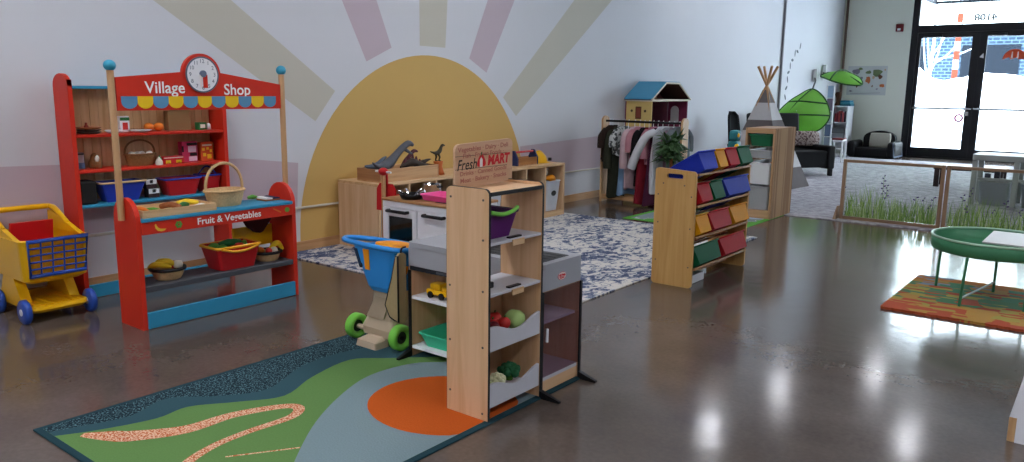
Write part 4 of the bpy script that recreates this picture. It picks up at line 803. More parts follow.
# crate of dinosaurs
cr = thing('crate', 'pale wooden crate of toy dinosaurs on the low cabinet', 'crate', (-4.06, 3.88, CT))
x0, x1, y0, y1, zc0 = -4.18, -3.945, 3.59, 4.16, CT+.0005
crw = wood('crate wood', '#CDA477', '#A97D50', 'y'); crx = wood('crate end wood', '#B98A62', '#9A6C46', 'x')
MB().box(x0, y0, zc0, x1, y1, zc0+.008).build('base', crw, cr)
for a, m in (((x1-.01, y0+.01, x1, y1-.01), crw), ((x0, y0+.01, x0+.01, y1-.01), crw), ((x0, y0, x1, y0+.01), crx), ((x0, y1-.01, x1, y1), crx)): MB().box(a[0], a[1], zc0+.008, a[2], a[3], zc0+.088, .002).build('side_board', m, cr)
def dino(name, lab, pts, rs, m, legs=(), plates=(), pm=None, jaw=None, grp=None):
    t = thing(name, lab, 'toy dinosaur', pts[len(pts)//2]); k = 4; P = smooth([Vector(p) for p in pts], k); R = []
    for i in range(len(P)):
        f = i/k; a = min(int(f), len(rs)-2); R.append(max(.002, rs[a]+(rs[a+1]-rs[a])*(f-a)))
    b = MB().tube(P, R, 12)
    for l in legs: b.tube(l[0], l[1], 8)
    if jaw: b.tube(jaw[0], jaw[1], 8)
    b.build('body', m, t)
    for q in plates: MB().prism([(-q[3], 0), (q[3], 0), (q[3]*.2, q[4]), (-q[3]*.2, q[4])], q[:3], Y_, Z_, .006).build('back_plate', pm or m, t)
    return t
zt = zc0+.08
gd = plain('dinosaur grey', '#5C5F66', .6, .15, 40); gdk = plain('dinosaur dark brown', '#3B3029', .6, .2, 40); gm = plain('dinosaur maroon', '#5F3038', .6, .15, 40)
dino('toy_dinosaur', 'large grey toy dinosaur with open jaws in the crate', [(-4.03, 3.60, zt+.05), (-4.04, 3.66, zt+.02), (-4.05, 3.72, zt+.015), (-4.06, 3.79, zt+.04), (-4.06, 3.85, zt+.09), (-4.05, 3.90, zt+.135), (-4.04, 3.95, zt+.165), (-4.03, 3.985, zt+.15)], [.004, .016, .034, .036, .026, .024, .022, .01], gd, (([(-4.03, 3.74, zt), (-4.01, 3.75, zt-.03), (-4.01, 3.77, zt-.065)], [.014, .01, .008]), ([(-4.07, 3.74, zt), (-4.09, 3.75, zt-.03), (-4.09, 3.77, zt-.065)], [.014, .01, .008])), (), None, ([(-4.05, 3.92, zt+.125), (-4.035, 3.955, zt+.1), (-4.03, 3.975, zt+.09)], [.014, .01, .006]))
dino('toy_dinosaur', 'dark brown plated toy dinosaur in the middle of the crate', [(-4.0, 3.83, zt+.005), (-4.0, 3.88, zt+.02), (-4.0, 3.94, zt+.035), (-4.0, 4.0, zt+.02), (-3.99, 4.06, zt+.005), (-3.985, 4.10, zt+.0)], [.008, .02, .03, .024, .014, .005], gdk, (), [(-4.003, 3.88+.035*k, zt+.03+.012*math.sin(k), .018, .04+.012*math.sin(k)) for k in range(5)], gm)
dino('toy_dinosaur', 'maroon toy dinosaur with a raised neck in the crate', [(-4.08, 3.93, zt-.01), (-4.09, 3.97, zt+.03), (-4.08, 4.0, zt+.075), (-4.07, 4.03, zt+.105), (-4.06, 4.06, zt+.1)], [.022, .022, .014, .014, .006], gm)
dino('toy_dinosaur', 'slim dark toy dinosaur at the right end of the crate', [(-4.05, 4.02, zt-.005), (-4.05, 4.06, zt+.015), (-4.045, 4.1, zt+.022), (-4.04, 4.14, zt+.035), (-4.035, 4.17, zt+.04)], [.006, .014, .018, .01, .003], gdk)
dino('toy_dinosaur', 'grey blue toy dinosaur lying at the left end of the crate', [(-4.12, 3.61, zt+.02), (-4.11, 3.66, zt+.012), (-4.1, 3.71, zt+.02), (-4.1, 3.76, zt+.06), (-4.1, 3.79, zt+.075)], [.006, .02, .026, .014, .006], plain('slate blue', '#56616E', .6, .15, 40))
ob = thing('toy_volcano', 'orange rocky block beside the dinosaur crate', 'toy', (-4.04, 4.26, CT))
MB().lathe([(.001, 0), (.045, 0), (.035, .03), (.028, .06), (.038, .095), (.001, .1)], (-4.04, 4.255, CT+.0005), 14).jit(.008, 25).build('rock', plain('terracotta', '#B9602C', .7, .15), ob)
dz = CT+.1
dino('toy_dinosaur', 'small dark two legged dinosaur standing on the orange block', [(-4.04, 4.17, dz+.075), (-4.04, 4.205, dz+.065), (-4.04, 4.24, dz+.06), (-4.04, 4.27, dz+.075), (-4.04, 4.285, dz+.10), (-4.04, 4.30, dz+.115), (-4.04, 4.325, dz+.112)], [.003, .009, .017, .016, .011, .011, .004], plain('dinosaur olive', '#3F3A2B', .6, .2, 40), (([(-4.03, 4.245, dz+.055), (-4.025, 4.255, dz+.03), (-4.025, 4.245, dz+.004), (-4.025, 4.265, dz+.002)], [.01, .007, .005, .005]), ([(-4.05, 4.24, dz+.055), (-4.055, 4.25, dz+.03), (-4.055, 4.24, dz+.004), (-4.055, 4.26, dz+.002)], [.01, .007, .005, .005])))
tb = thing('toy_toolbox', 'wooden toy toolbox with navy ends and a red handle on the cabinet', 'toolbox', (-4.05, 5.33, CT))
CTt = CT+.0005
MB().box(-4.10, 5.18, CTt, -4.0, 5.44, CTt+.008).build('base', brown_wood, tb)
for x in (-4.10, -4.008): MB().box(x, 5.18, CTt+.008, x+.008, 5.44, CTt+.065, .002).build('side_board', wood('toolbox wood', '#B07A45', '#8D5C30', 'y'), tb)
navy = plain('navy paint', '#222C57', .45)
for y in (5.165, 5.44): MB().prism([(0, 0), (.1, 0), (.1, .06), (.065, .125), (.035, .125), (0, .06)], (-4.1, y+.014, CTt), X_, Z_, .014).build('end_board', navy, tb)
MB().cyl((-4.05, 5.178, CTt+.11), (-4.05, 5.441, CTt+.11), .009, n=12).build('handle', red_pl, tb)
hh = thing('hard_hat', 'yellow toy hard hat beside the toolbox', 'hat', (-4.07, 5.6, CT))
MB().lathe([(.083, 0), (.08, .02), (.07, .05), (.045, .08), (.015, .092), (.001, .093)], (-4.08, 5.57, CTt+.004), 28, sx=.9).build('shell', yellow, hh)
MB().lathe([(.08, 0), (.1, .001), (.1, .005), (.08, .006)], (-4.08, 5.575, CTt), 28, sx=.9).build('brim', yellow, hh)
MB().tube([(-4.08, 5.57+.078*math.cos(a*PI/10), CTt+.012+.088*math.sin(a*PI/10)) for a in range(1, 10)], .009, 8).build('ridge', yellow, hh)
MB().cyl((-4.02, 5.63, CTt+.03), (-4.0, 5.65, CTt+.03), .014, n=12).build('ear_clip', black, hh)
# ================================================================== bin organizer
bo = thing('toy_organizer', 'maple toy organizer rack with four rows of coloured bins', 'bin rack', (-1.99, 4.4, 0))
po = rect(.25, .672, .02)
hole = [(.072+p[0], .622+p[1]) for p in rect(.1, .026, .0125, 5)]
for y in (4.012, 4.776):
    b = MB(); pts = [Vector((-2.112+p[0]-.0*p[1], 0, p[1]-.012*(p[0]/.25)*(p[1]/.672))) for p in po]; hp = [Vector((-2.112+p[0], 0, p[1]-.006)) for p in hole]
    n, m_ = len(pts), len(hp); th = Vector((0, .016, 0)); o = Vector((0, y, 0))
    for off in (Vector(), th):
        # bridge the outline and the slot into one face
        i0 = max(range(n), key=lambda i: pts[i].x+pts[i].z); j0 = max(range(m_), key=lambda j: hp[j].x+hp[j].z)
        loop = [pts[(i0+i) % n] for i in range(n)]+[pts[i0]]+[hp[(j0-j) % m_] for j in range(m_)]+[hp[j0]]
        tri = bmesh.new(); vs = [tri.verts.new(p+o+off) for p in loop[:n]]+[]; hv = [tri.verts.new(p+o+off) for p in hp]
        es = [tri.edges.new((vs[i], vs[(i+1) % n])) for i in range(n)]+[tri.edges.new((hv[j], hv[(j+1) % m_])) for j in range(m_)]
        bmesh.ops.triangle_fill(tri, edges=es, use_beauty=True); tri.verts.index_update()
        b.add([v.co.copy() for v in tri.verts], [[v.index for v in f.verts] for f in tri.faces]); tri.free()
    for L_ in (pts, hp):
        k = len(L_); b.add([p+o for p in L_]+[p+o+th for p in L_], [[i, (i+1) % k, k+(i+1) % k, k+i] for i in range(k)])
    p = b.build('side_panel', maple, bo)
    if y < 4.5:
        for x, z in ((-2.09, .52), (-1.885, .52), (-2.085, .36), (-1.885, .34), (-2.09, .14), (-1.885, .12), (-2.06, .585), (-1.93, .58)): MB().cyl((x, y, z), (x, y-.0012, z), .0045, n=10).build('screw', screws, p)
TL = math.radians(32); cT, sT = math.cos(TL), math.sin(TL)
def obin(lab, y0, y1, row, m):
    ztop = .771-.178*row; xt = -1.875; L_, D_ = .245, .105
    def P(a, d, y): return Vector((xt-a*cT+d*sT*1.0, y, ztop-a*sT-d*cT*1.0))   # a: along rim from the raised end, d: depth
    yc = (y0+y1)/2
    t = thing('storage_bin', lab, 'bin', P(L_/2, D_, yc), 'bins on the organizer rack')
    w = (y1-y0)/2
    def ring(d, k, e): return [P(e, d, yc-w*k), P(e, d, yc+w*k), P(L_-e, d, yc+w*k), P(L_-e, d, yc-w*k)]
    MB().loft([ring(D_, .86, .016), ring(.01, .97, .001), ring(.01, 1.0, -.006), ring(0, 1.0, -.006), ring(0, .93, .006), ring(D_-.005, .82, .02)], 0, False).build('tub', m, t)
    r = MB(); c = ring(.005, 1.0, -.006)
    r.tube(c, .005, 6, closed=True); r.build('rim', m, t)
    fc = MB(); 
    a0, a1 = .006, .013
    q = [P(.0032+.010*.35, .03, yc-w*.6), P(.0032+.010*.35, .03, yc+w*.6)]
    return t
rows = [[('blue', 4.035, 4.245), ('amber', 4.255, 4.385), ('red', 4.4, 4.56), ('green', 4.575, 4.765)], [('red', 4.035, 4.2), ('green', 4.21, 4.375), ('blue', 4.39, 4.765)], [('amber', 4.035, 4.2), ('red', 4.21, 4.5), ('amber', 4.515, 4.765)], [('green', 4.035, 4.37), ('red', 4.385, 4.765)]]
mb2 = lambda n, c: plain(n+' matte bin plastic', c, .6, .06, 18, .06)
cm_ = {'blue': mb2('blue', '#2638A8'), 'amber': mb2('amber', '#D9920F'), 'red': mb2('red', '#A81820'), 'green': mb2('green', '#145A38')}
rn = ['top', 'second', 'third', 'bottom']; wide = {(0, 0), (1, 2), (3, 0), (3, 1)}
for r_, row in enumerate(rows):
    for i, (c, y0, y1) in enumerate(row):
        if r_ == 2 and c == 'amber': lb = 'amber bin at the %s end of the third row of the organizer rack' % ('near' if i == 0 else 'far')
        else: lb = '%s%s bin in the %s row of the maple organizer rack' % ('wide ' if (r_, i) in wide else '', c, rn[r_])
        obin(lb, y0, y1, r_, cm_[c])
    zb = .771-.178*r_-.105*cT-.245*.15*sT
    for a in (.05, .2):
        x, z = -1.875-a*cT+.112*sT, .771-.178*r_-a*sT-.112*cT
        MB().box(x-.007, 4.0285, z-.012, x+.007, 4.7755, z, .002).build('rail', brown_wood, bo)
tag(MB().box(-2.03, 4.1, .0005, -1.905, 4.28, .05, .004).build('paper_carton', plain('grey white carton', '#C9C9CE', .7)), 'low pale carton on the floor under the organizer rack', 'carton')
tf = thing('toy_robot', 'small teal and yellow toy figure standing in the top green bin', 'toy', (-1.93, 4.67, .73))
teal_t = plain('teal toy plastic', '#2C7C83', .4)
MB().box(-1.96, 4.64, .70, -1.90, 4.71, .80, .012).build('body', teal_t, tf); MB().box(-1.955, 4.635, .80, -1.9, 4.71, .865, .015).build('head', teal_t, tf)
MB().sph((-1.905, 4.66, .835), .012, .016, .016).build('yellow_face', yellow, tf); MB().sph((-1.905, 4.695, .845), .01, .012, .014).build('white_face', white_pl, tf)
MB().sph((-1.905, 4.65, .765), .014, .02, .02).build('yellow_badge', yellow, tf)
# ================================================================== green play mat + wooden tower
def roadmat():
    m, nt, b = new_mat('play mat pile'); L = nt.links.new
    tc = N(nt, 'ShaderNodeTexCoord'); v = N(nt, 'ShaderNodeTexVoronoi', Scale=4.5, feature='DISTANCE_TO_EDGE'); v2 = N(nt, 'ShaderNodeTexVoronoi', Scale=4.5)
    L(tc.outputs['Object'], v.inputs['Vector']); L(tc.outputs['Object'], v2.inputs['Vector'])
    r = ramp(nt, [(.0, '#8C98A0'), (.09, '#8C98A0'), (.1, '#E4E6E2'), (.12, '#E4E6E2')], 'CONSTANT'); L(v.outputs['Distance'], r.inputs['Fac'])
    c = ramp(nt, [(0, '#5DA23E'), (.55, '#4E9438'), (.75, '#8FC463'), (.9, '#B8C8DE')], 'CONSTANT'); sp = N(nt, 'ShaderNodeSeparateColor'); L(v2.outputs['Color'], sp.inputs[0]); L(sp.outputs[0], c.inputs['Fac'])
    mt = N(nt, 'ShaderNodeMath', operation='GREATER_THAN'); mt.inputs[1].default_value = .12; L(v.outputs['Distance'], mt.inputs[0])
    mx = N(nt, 'ShaderNodeMix', data_type='RGBA'); L(mt.outputs[0], mx.inputs[0]); L(r.outputs['Color'], mx.inputs[6]); L(c.outputs['Color'], mx.inputs[7]); L(mx.outputs[2], b.inputs['Base Color']); b.inputs['Roughness'].default_value = .9
    return m
rug('play_mat', 'green road play mat under the wooden bin tower', -3.42, 5.92, -2.405, 7.05, plain('mat edge green', '#5FAE3F', .9), .004, lambda b: b.box(-3.37, 5.97, .003, -2.455, 7.0, .0046, 0, 1), [roadmat()])
M0 = .0052
tw = thing('bin_tower', 'tall wooden bin tower with a green tub at the top', 'storage tower', (-2.53, 6.95, M0))
lam = speckle('laminated pine', '#A17E60', '#BF9C78', 22, .5, (1, 1, .02)); tw_h = wood('tower pine', '#CDA67E', '#B08862', 'x')
MB().box(-2.67, 6.70, M0, -2.652, 7.2, .79, .002).build('side_panel', lam, tw); MB().box(-2.425, 6.70, M0, -2.402, 7.2, .79, .002).build('side_panel', lam, tw)
MB().box(-2.6515, 6.70, .745, -2.4255, 7.2, .79, .002).build('top_board', tw_h, tw); MB().box(-2.6515, 6.70, M0, -2.4255, 7.2, .075, .002).build('bottom_board', tw_h, tw)
for z in (.62, .49, .29): 
    for x in (-2.6515, -2.4335): MB().box(x, 6.71, z, x+.008, 7.19, z+.012).build('runner', tw_h, tw)
tub('storage_bin', 'green tub at the top of the wooden bin tower', 'bin', -2.642, 6.705, .633, -2.4345, 7.15, .1, green_pl, green_pl, .006, .012)
tub('storage_bin', 'pale grey shallow tub under the green tub in the tower', 'bin', -2.642, 6.72, .53, -2.4345, 7.15, .07, plain('light grey tub', '#AEB0B4', .4), plain('light grey rim', '#C6C8CC', .4), .006, .01)
tub('storage_bin', 'white tub in the middle of the wooden bin tower', 'bin', -2.642, 6.705, .303, -2.4345, 7.15, .185, white_pl, white_pl, .006, .012)
tub('storage_bin', 'grey tub at the bottom of the wooden bin tower', 'bin', -2.642, 6.705, .078, -2.4345, 7.15, .205, plain('mid grey tub', '#A4A5A8', .4), plain('mid grey rim', '#B4B5B8', .4), .006, .012)
# ================================================================== clothes rack and costumes
ck_ = thing('clothes_rack', 'low wooden clothes rack with a black rail, full of costumes', 'clothes rack', (-3.7, 6.75, 0))
for x in (-4.14, -3.285):
    MB().prism([(0, 0), (.12, 0), (.12, .80)]+[(.06+.06*math.cos(PI*i/10), .80+.05*math.sin(PI*i/10)) for i in range(1, 10)]+[(0, .80)], (x, 6.69, .0), Y_, Z_, .02).build('end_panel', pine_z, ck_)
MB().cyl((-4.12, 6.75, .80), (-3.285, 6.75, .80), .011, n=12).build('rail', black, ck_)
for y in (6.70, 6.78): MB().box(-4.119, y, .03, -3.2855, y+.018, .075, .002).build('bottom_rail', pine_x, ck_)
def garment(name, lab, x, top, bot, wsh, whem, th, m, sleeves=0., sm=None, cat='costume', seed=0, y=6.75, sl_dx=0.):
    th *= 1.35; wsh *= 1.12; whem *= 1.12
    t = thing(name, lab, cat, (x, y, bot), None); R = []; n = 28; rnd = random.Random(seed)
    ph = [rnd.uniform(0, 6.3) for _ in range(4)]
    K = 11
    for k in range(K):
        f = k/(K-1); z = top-(top-bot)*f
        sh = min(1, (f/.10)**.5) if f < .1 else 1
        w_ = (wsh*(.45+.55*sh) if f < .1 else wsh+(whem-wsh)*((f-.1)/.9))*(1-.08*math.sin(PI*min(1, f*2.2)))
        tt = th*(.35+.65*min(1, f*3))
        R.append([Vector((x+tt*math.sin(a)*(1+.25*f*math.sin(5*a+ph[0]))+.012*f*math.sin(3*a+ph[1]+4*f), y+w_*math.cos(a)*(1+.08*f*math.sin(7*a+ph[2])), z+(.012*math.sin(3*a+ph[3]) if k == K-1 else 0))) for a in [2*PI*i/n for i in range(n)]])
    MB().loft(R, 0, True).build('cloth', m, t)
    if sleeves:
        for s in (-1, 1):
            b = MB().tube(smooth([(x, y+s*wsh*.72, top-.045), (x+sl_dx*.3, y+s*(wsh+.02), top-.09), (x+sl_dx*.7, y+s*(wsh+.035), top-.09-sleeves*.5), (x+sl_dx, y+s*(wsh+.03), top-.09-sleeves)], 5), [.022]+[.036]*5+[.04]*6+[.042]*4, 12)
            b.build('sleeve', sm or m, t)
    MB().tube(smooth([(x, y, .812), (x, y+.012, .818), (x, y+.014, .803), (x, y, .79), (x, y, top-.005)], 4), .003, 6).build('hanger_hook', white_pl, t)
    MB().tube([(x, y-wsh*.7, top-.03), (x, y, top-.002), (x, y+wsh*.7, top-.03)], .005, 6).build('hanger_bar', white_pl, t)
    return t
def cloth(name, col, var=.15, sc=25): return plain(name, col, .92, var, sc, .1, bump=.5)
garment('costume', 'dark brown furry costume top at the left end of the rack', -4.045, .76, .42, .15, .16, .05, cloth('dark brown fur', '#2E241F', .4, 90), .12, seed=1)
garment('costume', 'long dark olive costume hanging beside the furry one', -3.985, .74, .06, .13, .12, .05, cloth('dark olive cloth', '#33352A'), .3, seed=2)
garment('costume', 'short grey and white camouflage costume on the rack', -3.915, .755, .48, .15, .15, .042, speckle('grey camouflage cloth', '#4C5150', '#B4B8B6', 28, .5), .1, seed=3)
garment('costume', 'pale blue denim costume hanging low on the rack', -3.87, .70, .10, .11, .13, .042, cloth('pale denim', '#7E9DBB', .12, 12), 0, seed=4)
garment('costume', 'long pale pink costume right of the denim one', -3.80, .755, .16, .14, .13, .036, cloth('pale pink cloth', '#C3A7AC'), .3, seed=5)
garment('costume', 'dusty pink costume in the middle of the rack', -3.745, .755, .36, .14, .14, .034, cloth('dusty pink cloth', '#B58089'), .14, seed=6)
garment('costume', 'narrow black costume in the middle of the rack', -3.695, .75, .2, .13, .13, .03, cloth('black cloth', '#1C191C'), .2, seed=7)
garment('costume', 'dark red gown reaching nearly to the floor', -3.645, .75, .035, .12, .2, .042, cloth('dark red satin', '#7A1E2A', .2, 8), 0, seed=8)
garment('costume', 'pink costume between the red gown and the white coat', -3.60, .76, .4, .13, .13, .03, cloth('rose cloth', '#B07684'), .2, seed=9)
garment('costume', 'plum purple gown right of the dark red gown', -3.55, .75, .03, .12, .18, .045, cloth('plum cloth', '#4A2338', .25, 10), 0, seed=10)
garment('costume', 'white coat with long sleeves hanging in front of the gowns', -3.50, .765, .15, .17, .17, .04, cloth('white coat cloth', '#CFD0D5', .05), .3, seed=11, sl_dx=-.2)
garment('costume', 'grey costume hanging right of the white coat', -3.44, .76, .3, .16, .16, .04, cloth('mid grey cloth', '#8F9297'), .2, seed=12)
garment('costume', 'mauve striped costume near the right end of the rack', -3.385, .755, .1, .14, .15, .035, cloth('mauve cloth', '#7E6572'), .2, seed=13)
garment('costume', 'grey hooded costume at the right end of the rack', -3.33, .77, .38, .17, .17, .042, cloth('slate grey cloth', '#6F767C'), .15, seed=14)
pf = thing('leafy_plant', 'bushy dark green leafy bundle in front of the right end of the rack', 'plant', (-3.235, 6.42, 0))
MB().lathe([(.001, 0), (.06, 0), (.085, .16), (.078, .16), (.055, .02), (.001, .02)], (-3.235, 6.42, .0), 20).build('pot', plain('dark pot', '#3A3430', .6), pf)
MB().tube([(-3.235, 6.42, .02), (-3.23, 6.425, .3), (-3.235, 6.42, .62)], .014, 8).build('stem', f_brown, pf)
lv = MB(); rnd = random.Random(3)
for i in range(170):
    a = rnd.uniform(0, 2*PI); e = rnd.uniform(-.3, 1.2); l = rnd.uniform(.07, .16); p0 = Vector((-3.235+.05*math.cos(a), 6.42+.05*math.sin(a), .55+rnd.uniform(-.08, .12)))
    d = Vector((math.cos(a)*math.cos(e), math.sin(a)*math.cos(e), math.sin(e))); s = d.cross(Z_).normalized()*l*.2; dr = Vector((0, 0, -.04*math.cos(e)))
    lv.add([p0, p0+d*l*.45+s, p0+d*l+dr, p0+d*l*.45-s, p0+d*l*.45+Vector((0, 0, .012))], [[0, 1, 4], [1, 2, 4], [2, 3, 4], [3, 0, 4]])
lv.build('foliage', plain('dark foliage', '#3E5B38', .6, .35, 9), pf)
# ================================================================== dolls' house
dh = thing('dolls_house', "tall dolls' house with a blue roof and yellow side behind the rack", "dolls' house", (-4.16, 7.87, 0))
DX0, DX1, DY0, DY1 = -4.315, -4.0, 7.446, 8.29
yel_w = plain('pale yellow wall paint', '#D9BE76', .6, .04); plum_w = plain('plum wall paint', '#7A2C4C', .6, .06); cream = plain('cream trim paint', '#E6DCC8', .6); roofm = plain('roof turquoise paint', '#4E9CC0', .55, .05)
for y, mm in ((DY0, yel_w), (DY1-.012, plum_w)): MB().box(DX0+.012, y, 0, DX1, y+.012, .985).build('side_wall', mm, dh)
MB().box(DX0, DY0, 0, DX0+.012, DY1, .985).build('back_wall', plum_w, dh)
for z in (.02, .36, .68): MB().box(DX0+.012, DY0+.012, z, DX1-.003, DY1-.012, z+.014).build('floor_board', cream, dh)
MB().box(DX0, DY0-.02, .985, DX1+.012, DY1+.02, 1.005).build('attic_floor', cream, dh)
MB().box(DX0+.012, DY0+.40, .694, DX1-.02, DY0+.41, .984).build('room_partition', plain('dark plum paint', '#4A1F33', .6), dh)
prof = [(DY0-.03, 1.0), (DY0+.27, 1.175), (DY1-.27, 1.175), (DY1+.03, 1.0)]
for i in range(3):
    (ya, za), (yb, zb_) = prof[i], prof[i+1]
    MB().add([Vector((x, y, z+d)) for x in (DX0, DX1+.02) for (y, z) in ((ya, za), (yb, zb_)) for d in (.006, .02)], [[0, 1, 3, 2], [4, 6, 7, 5], [0, 4, 5, 1], [2, 3, 7, 6], [1, 5, 7, 3], [0, 2, 6, 4]]).build('roof_panel', roofm, dh)
lin_m = plain('attic lining brown', '#4A2A24', .7)
for i in range(3):
    (ya, za), (yb, zb_) = prof[i], prof[i+1]
    MB().add([Vector((x, y, z+d)) for x in (DX0, DX1+.015) for (y, z) in ((ya, za), (yb, zb_)) for d in (-.003, .0055)], [[0, 1, 3, 2], [4, 6, 7, 5], [0, 4, 5, 1], [2, 3, 7, 6], [1, 5, 7, 3], [0, 2, 6, 4]]).build('roof_lining', lin_m, dh)
fr_ = MB()
for i in range(3):
    (ya, za), (yb, zb_) = prof[i], prof[i+1]; fr_.tube([(DX1+.016, ya, za+.004), (DX1+.016, yb, zb_+.004)], .011, 6)
fr_.build('gable_trim', cream, dh)
MB().prism([(DY0, 1.006), (DY1, 1.006), (DY1-.25, 1.165), (DY0+.25, 1.165)], (DX0, 0, 0), Y_, Z_, .01).build('attic_back', plain('attic brown paint', '#5A2E2A', .6), dh)
wf = MB().box(-4.19, DY0-.006, .80, -4.12, DY0, .93, .003).build('window', plain('window brown paint', '#6B4428', .6), dh)
MB().box(-4.18, DY0-.008, .815, -4.13, DY0-.0062, .915).build('shutter', plain('window maroon paint', '#8C4A3A', .6), wf)
for x in (-4.235, -4.075): MB().sph((x, DY0-.004, .885), .014, .006, .014).build('wall_lamp', plain('lamp dark paint', '#5A4632', .5), dh)
MB().prism([(0, 0), (.1, 0), (.1, .13)]+[(.05+.05*math.cos(PI*i/8), .13+.05*math.sin(PI*i/8)) for i in range(1, 8)]+[(0, .13)], (-4.2, DY1-.0125, .75), X_, Z_, .004).build('arched_window', white_pl, dh)
MB().box(DX0+.0125, DY0+.2, .70, DX0+.05, DY0+.3, .88, .004).build('toy_wardrobe', brown_wood, dh)
MB().box(DX0+.02, DY0+.28, 1.0055, DX0+.12, DY0+.36, 1.04, .004).build('toy_bed', plain('toy bed red', '#A84436', .6), dh)
MB().box(DX0+.02, DY0+.42, 1.0055, DX0+.1, DY0+.52, 1.03, .004).build('toy_chest', brown_wood, dh)
# ================================================================== big grey rug
def greyrug():
    m, nt, b = new_mat('pale grey woven pile'); L = nt.links.new
    tc = N(nt, 'ShaderNodeTexCoord'); mp = N(nt, 'ShaderNodeMapping'); mp.inputs['Scale'].default_value = (3, 9, 1)
    n = N(nt, 'ShaderNodeTexNoise', Scale=3., Detail=5., Roughness=.7, Distortion=1.); L(tc.outputs['Object'], mp.inputs['Vector']); L(mp.outputs['Vector'], n.inputs['Vector'])
    r = ramp(nt, [(.35, '#77737C'), (.5, '#A9A6AC'), (.62, '#C9C7CB')]); L(n.outputs['Fac'], r.inputs['Fac']); L(r.outputs['Color'], b.inputs['Base Color']); b.inputs['Roughness'].default_value = .95; b.inputs['Specular IOR Level'].default_value = .15
    return m
rug('area_rug', 'large pale grey rug in the reading corner before the glass doors', -3.95, 7.06, 2.2, 14.3, greyrug(), .008)
G0 = .0085
# ================================================================== teepee
tp = thing('teepee', 'striped grey and white fabric play teepee with wooden poles', 'teepee', (-3.39, 9.05, G0))
def sq(z, r, rot=-.05, n=6, sag=.05):
    out = []; c = Vector((-3.39+.02*(1-z), 9.05, z))
    cs = [Vector((math.cos(rot+PI/4+k*PI/2), math.sin(rot+PI/4+k*PI/2), 0))*r for k in range(4)]
    for k in range(4):
        for i in range(n):
            f = i/n; p = cs[k]*(1-f)+cs[(k+1) % 4]*f; out.append(c+p*(1.02-sag*math.sin(PI*f)))
    return out
rz = lambda z: .545*(1.17-z)/1.17+.02
gw, gd_ = cloth('teepee white cotton', '#CBC9C8', .05), cloth('teepee grey cotton', '#76706F', .05)
bands = [(G0, .24, gd_), (.24, .66, gw), (.66, .78, gd_), (.78, .975, gw), (.975, 1.12, gd_)]
for a, b_, m in bands: MB().loft([sq(a+(b_-a)*k/3, rz(a+(b_-a)*k/3)) for k in range(4)], 0, False, cap=False).build('fabric_band', m, tp)
for k in range(4):
    a = -.05+PI/4+k*PI/2; d = Vector((math.cos(a), math.sin(a), 0)); c = Vector((-3.39, 9.05, 0))
    MB().tube([c+d*.53+Z_*G0, c+d*.02+Z_*1.13, c-d*.115+Z_*1.385], .0155, 10).build('pole', post_wood, tp)
# ================================================================== reading corner
ac = thing('armchair', 'low black armchair with a patterned cushion beside the teepee', 'armchair', (-3.4, 10.7, G0))
MB().box(-3.78, 10.36, .10, -3.04, 10.46, .405, .02).build('arm', black_soft, ac); MB().box(-3.78, 11.0, .10, -3.04, 11.1, .405, .02).build('arm', black_soft, ac)
MB().box(-3.76, 10.462, .12, -3.05, 10.998, .34, .02).build('seat', black_soft, ac)
bk = MB().box(-.055, -.36, 0, .055, .36, .47, .025); bk.xf((-3.79, 10.73, .34), rot=Matrix.Rotation(-.12, 3, 'Y')); bk.build('backrest', black_soft, ac)
for x in (-3.74, -3.10):
    for y in (10.39, 11.04): MB().box(x, y, G0, x+.045, y+.045, .102, .004).build('leg', black, ac)
cu = MB().sph((0, 0, 0), .06, .33, .12, 20, 12); cu.v = [Vector((p.x, max(-.31, min(.31, p.y*1.15)), max(-.1, min(.1, p.z*1.2)))) for p in cu.v]; cu.xf((-3.56, 10.82, .48), rot=Matrix.Rotation(-.62, 3, 'Z') @ Matrix.Rotation(-.15, 3, 'Y'))
tag(cu.build('cushion', speckle('floral cushion cloth', '#A89A93', '#5E4A48', 38, .53)), 'long floral cushion in the black armchair', 'cushion')
ac.location.x -= .24; ac.rotation_euler = (0, 0, -.62); ac.scale = (1.08, 1.1, 1.)
bcn = thing('shell_chair', 'black shell chair against the wall left of the teepee', 'chair', (-3.95, 9.75, 0))
b = MB(); rows_ = []
for k in range(9):
    f = k/8; z = .44+.41*f; hw = .19*(1-.25*f) if f < .8 else .15*math.sqrt(max(.05, 1-((f-.8)/.2)**2))
    rows_.append([Vector((-4.02-.05*f+.05*(abs(s)**2), 9.78+hw*s, z)) for s in [(i-5)/5 for i in range(11)]]+[Vector((-4.04-.05*f+.05*(abs(s)**2), 9.78+hw*s, z)) for s in [(5-i)/5 for i in range(11)]])
matte_black = plain('matte black shell', '#101012', .8, spec=.08)
b.loft(rows_, 0, True); b.build('backrest', matte_black, bcn)
MB().prism(rect(.34, .38, .07), (-4.03, 9.59, .42), X_, Y_, .025).build('seat', black, bcn)
for x in (-4.0, -3.74):
    for y in (9.62, 9.92): MB().cyl((x, y, .42), (x+(.02 if x > -3.9 else -.02), y, .0 if x < -3.95 else .009), .012, n=10).build('leg', black, bcn)
bcn.location.y -= .12
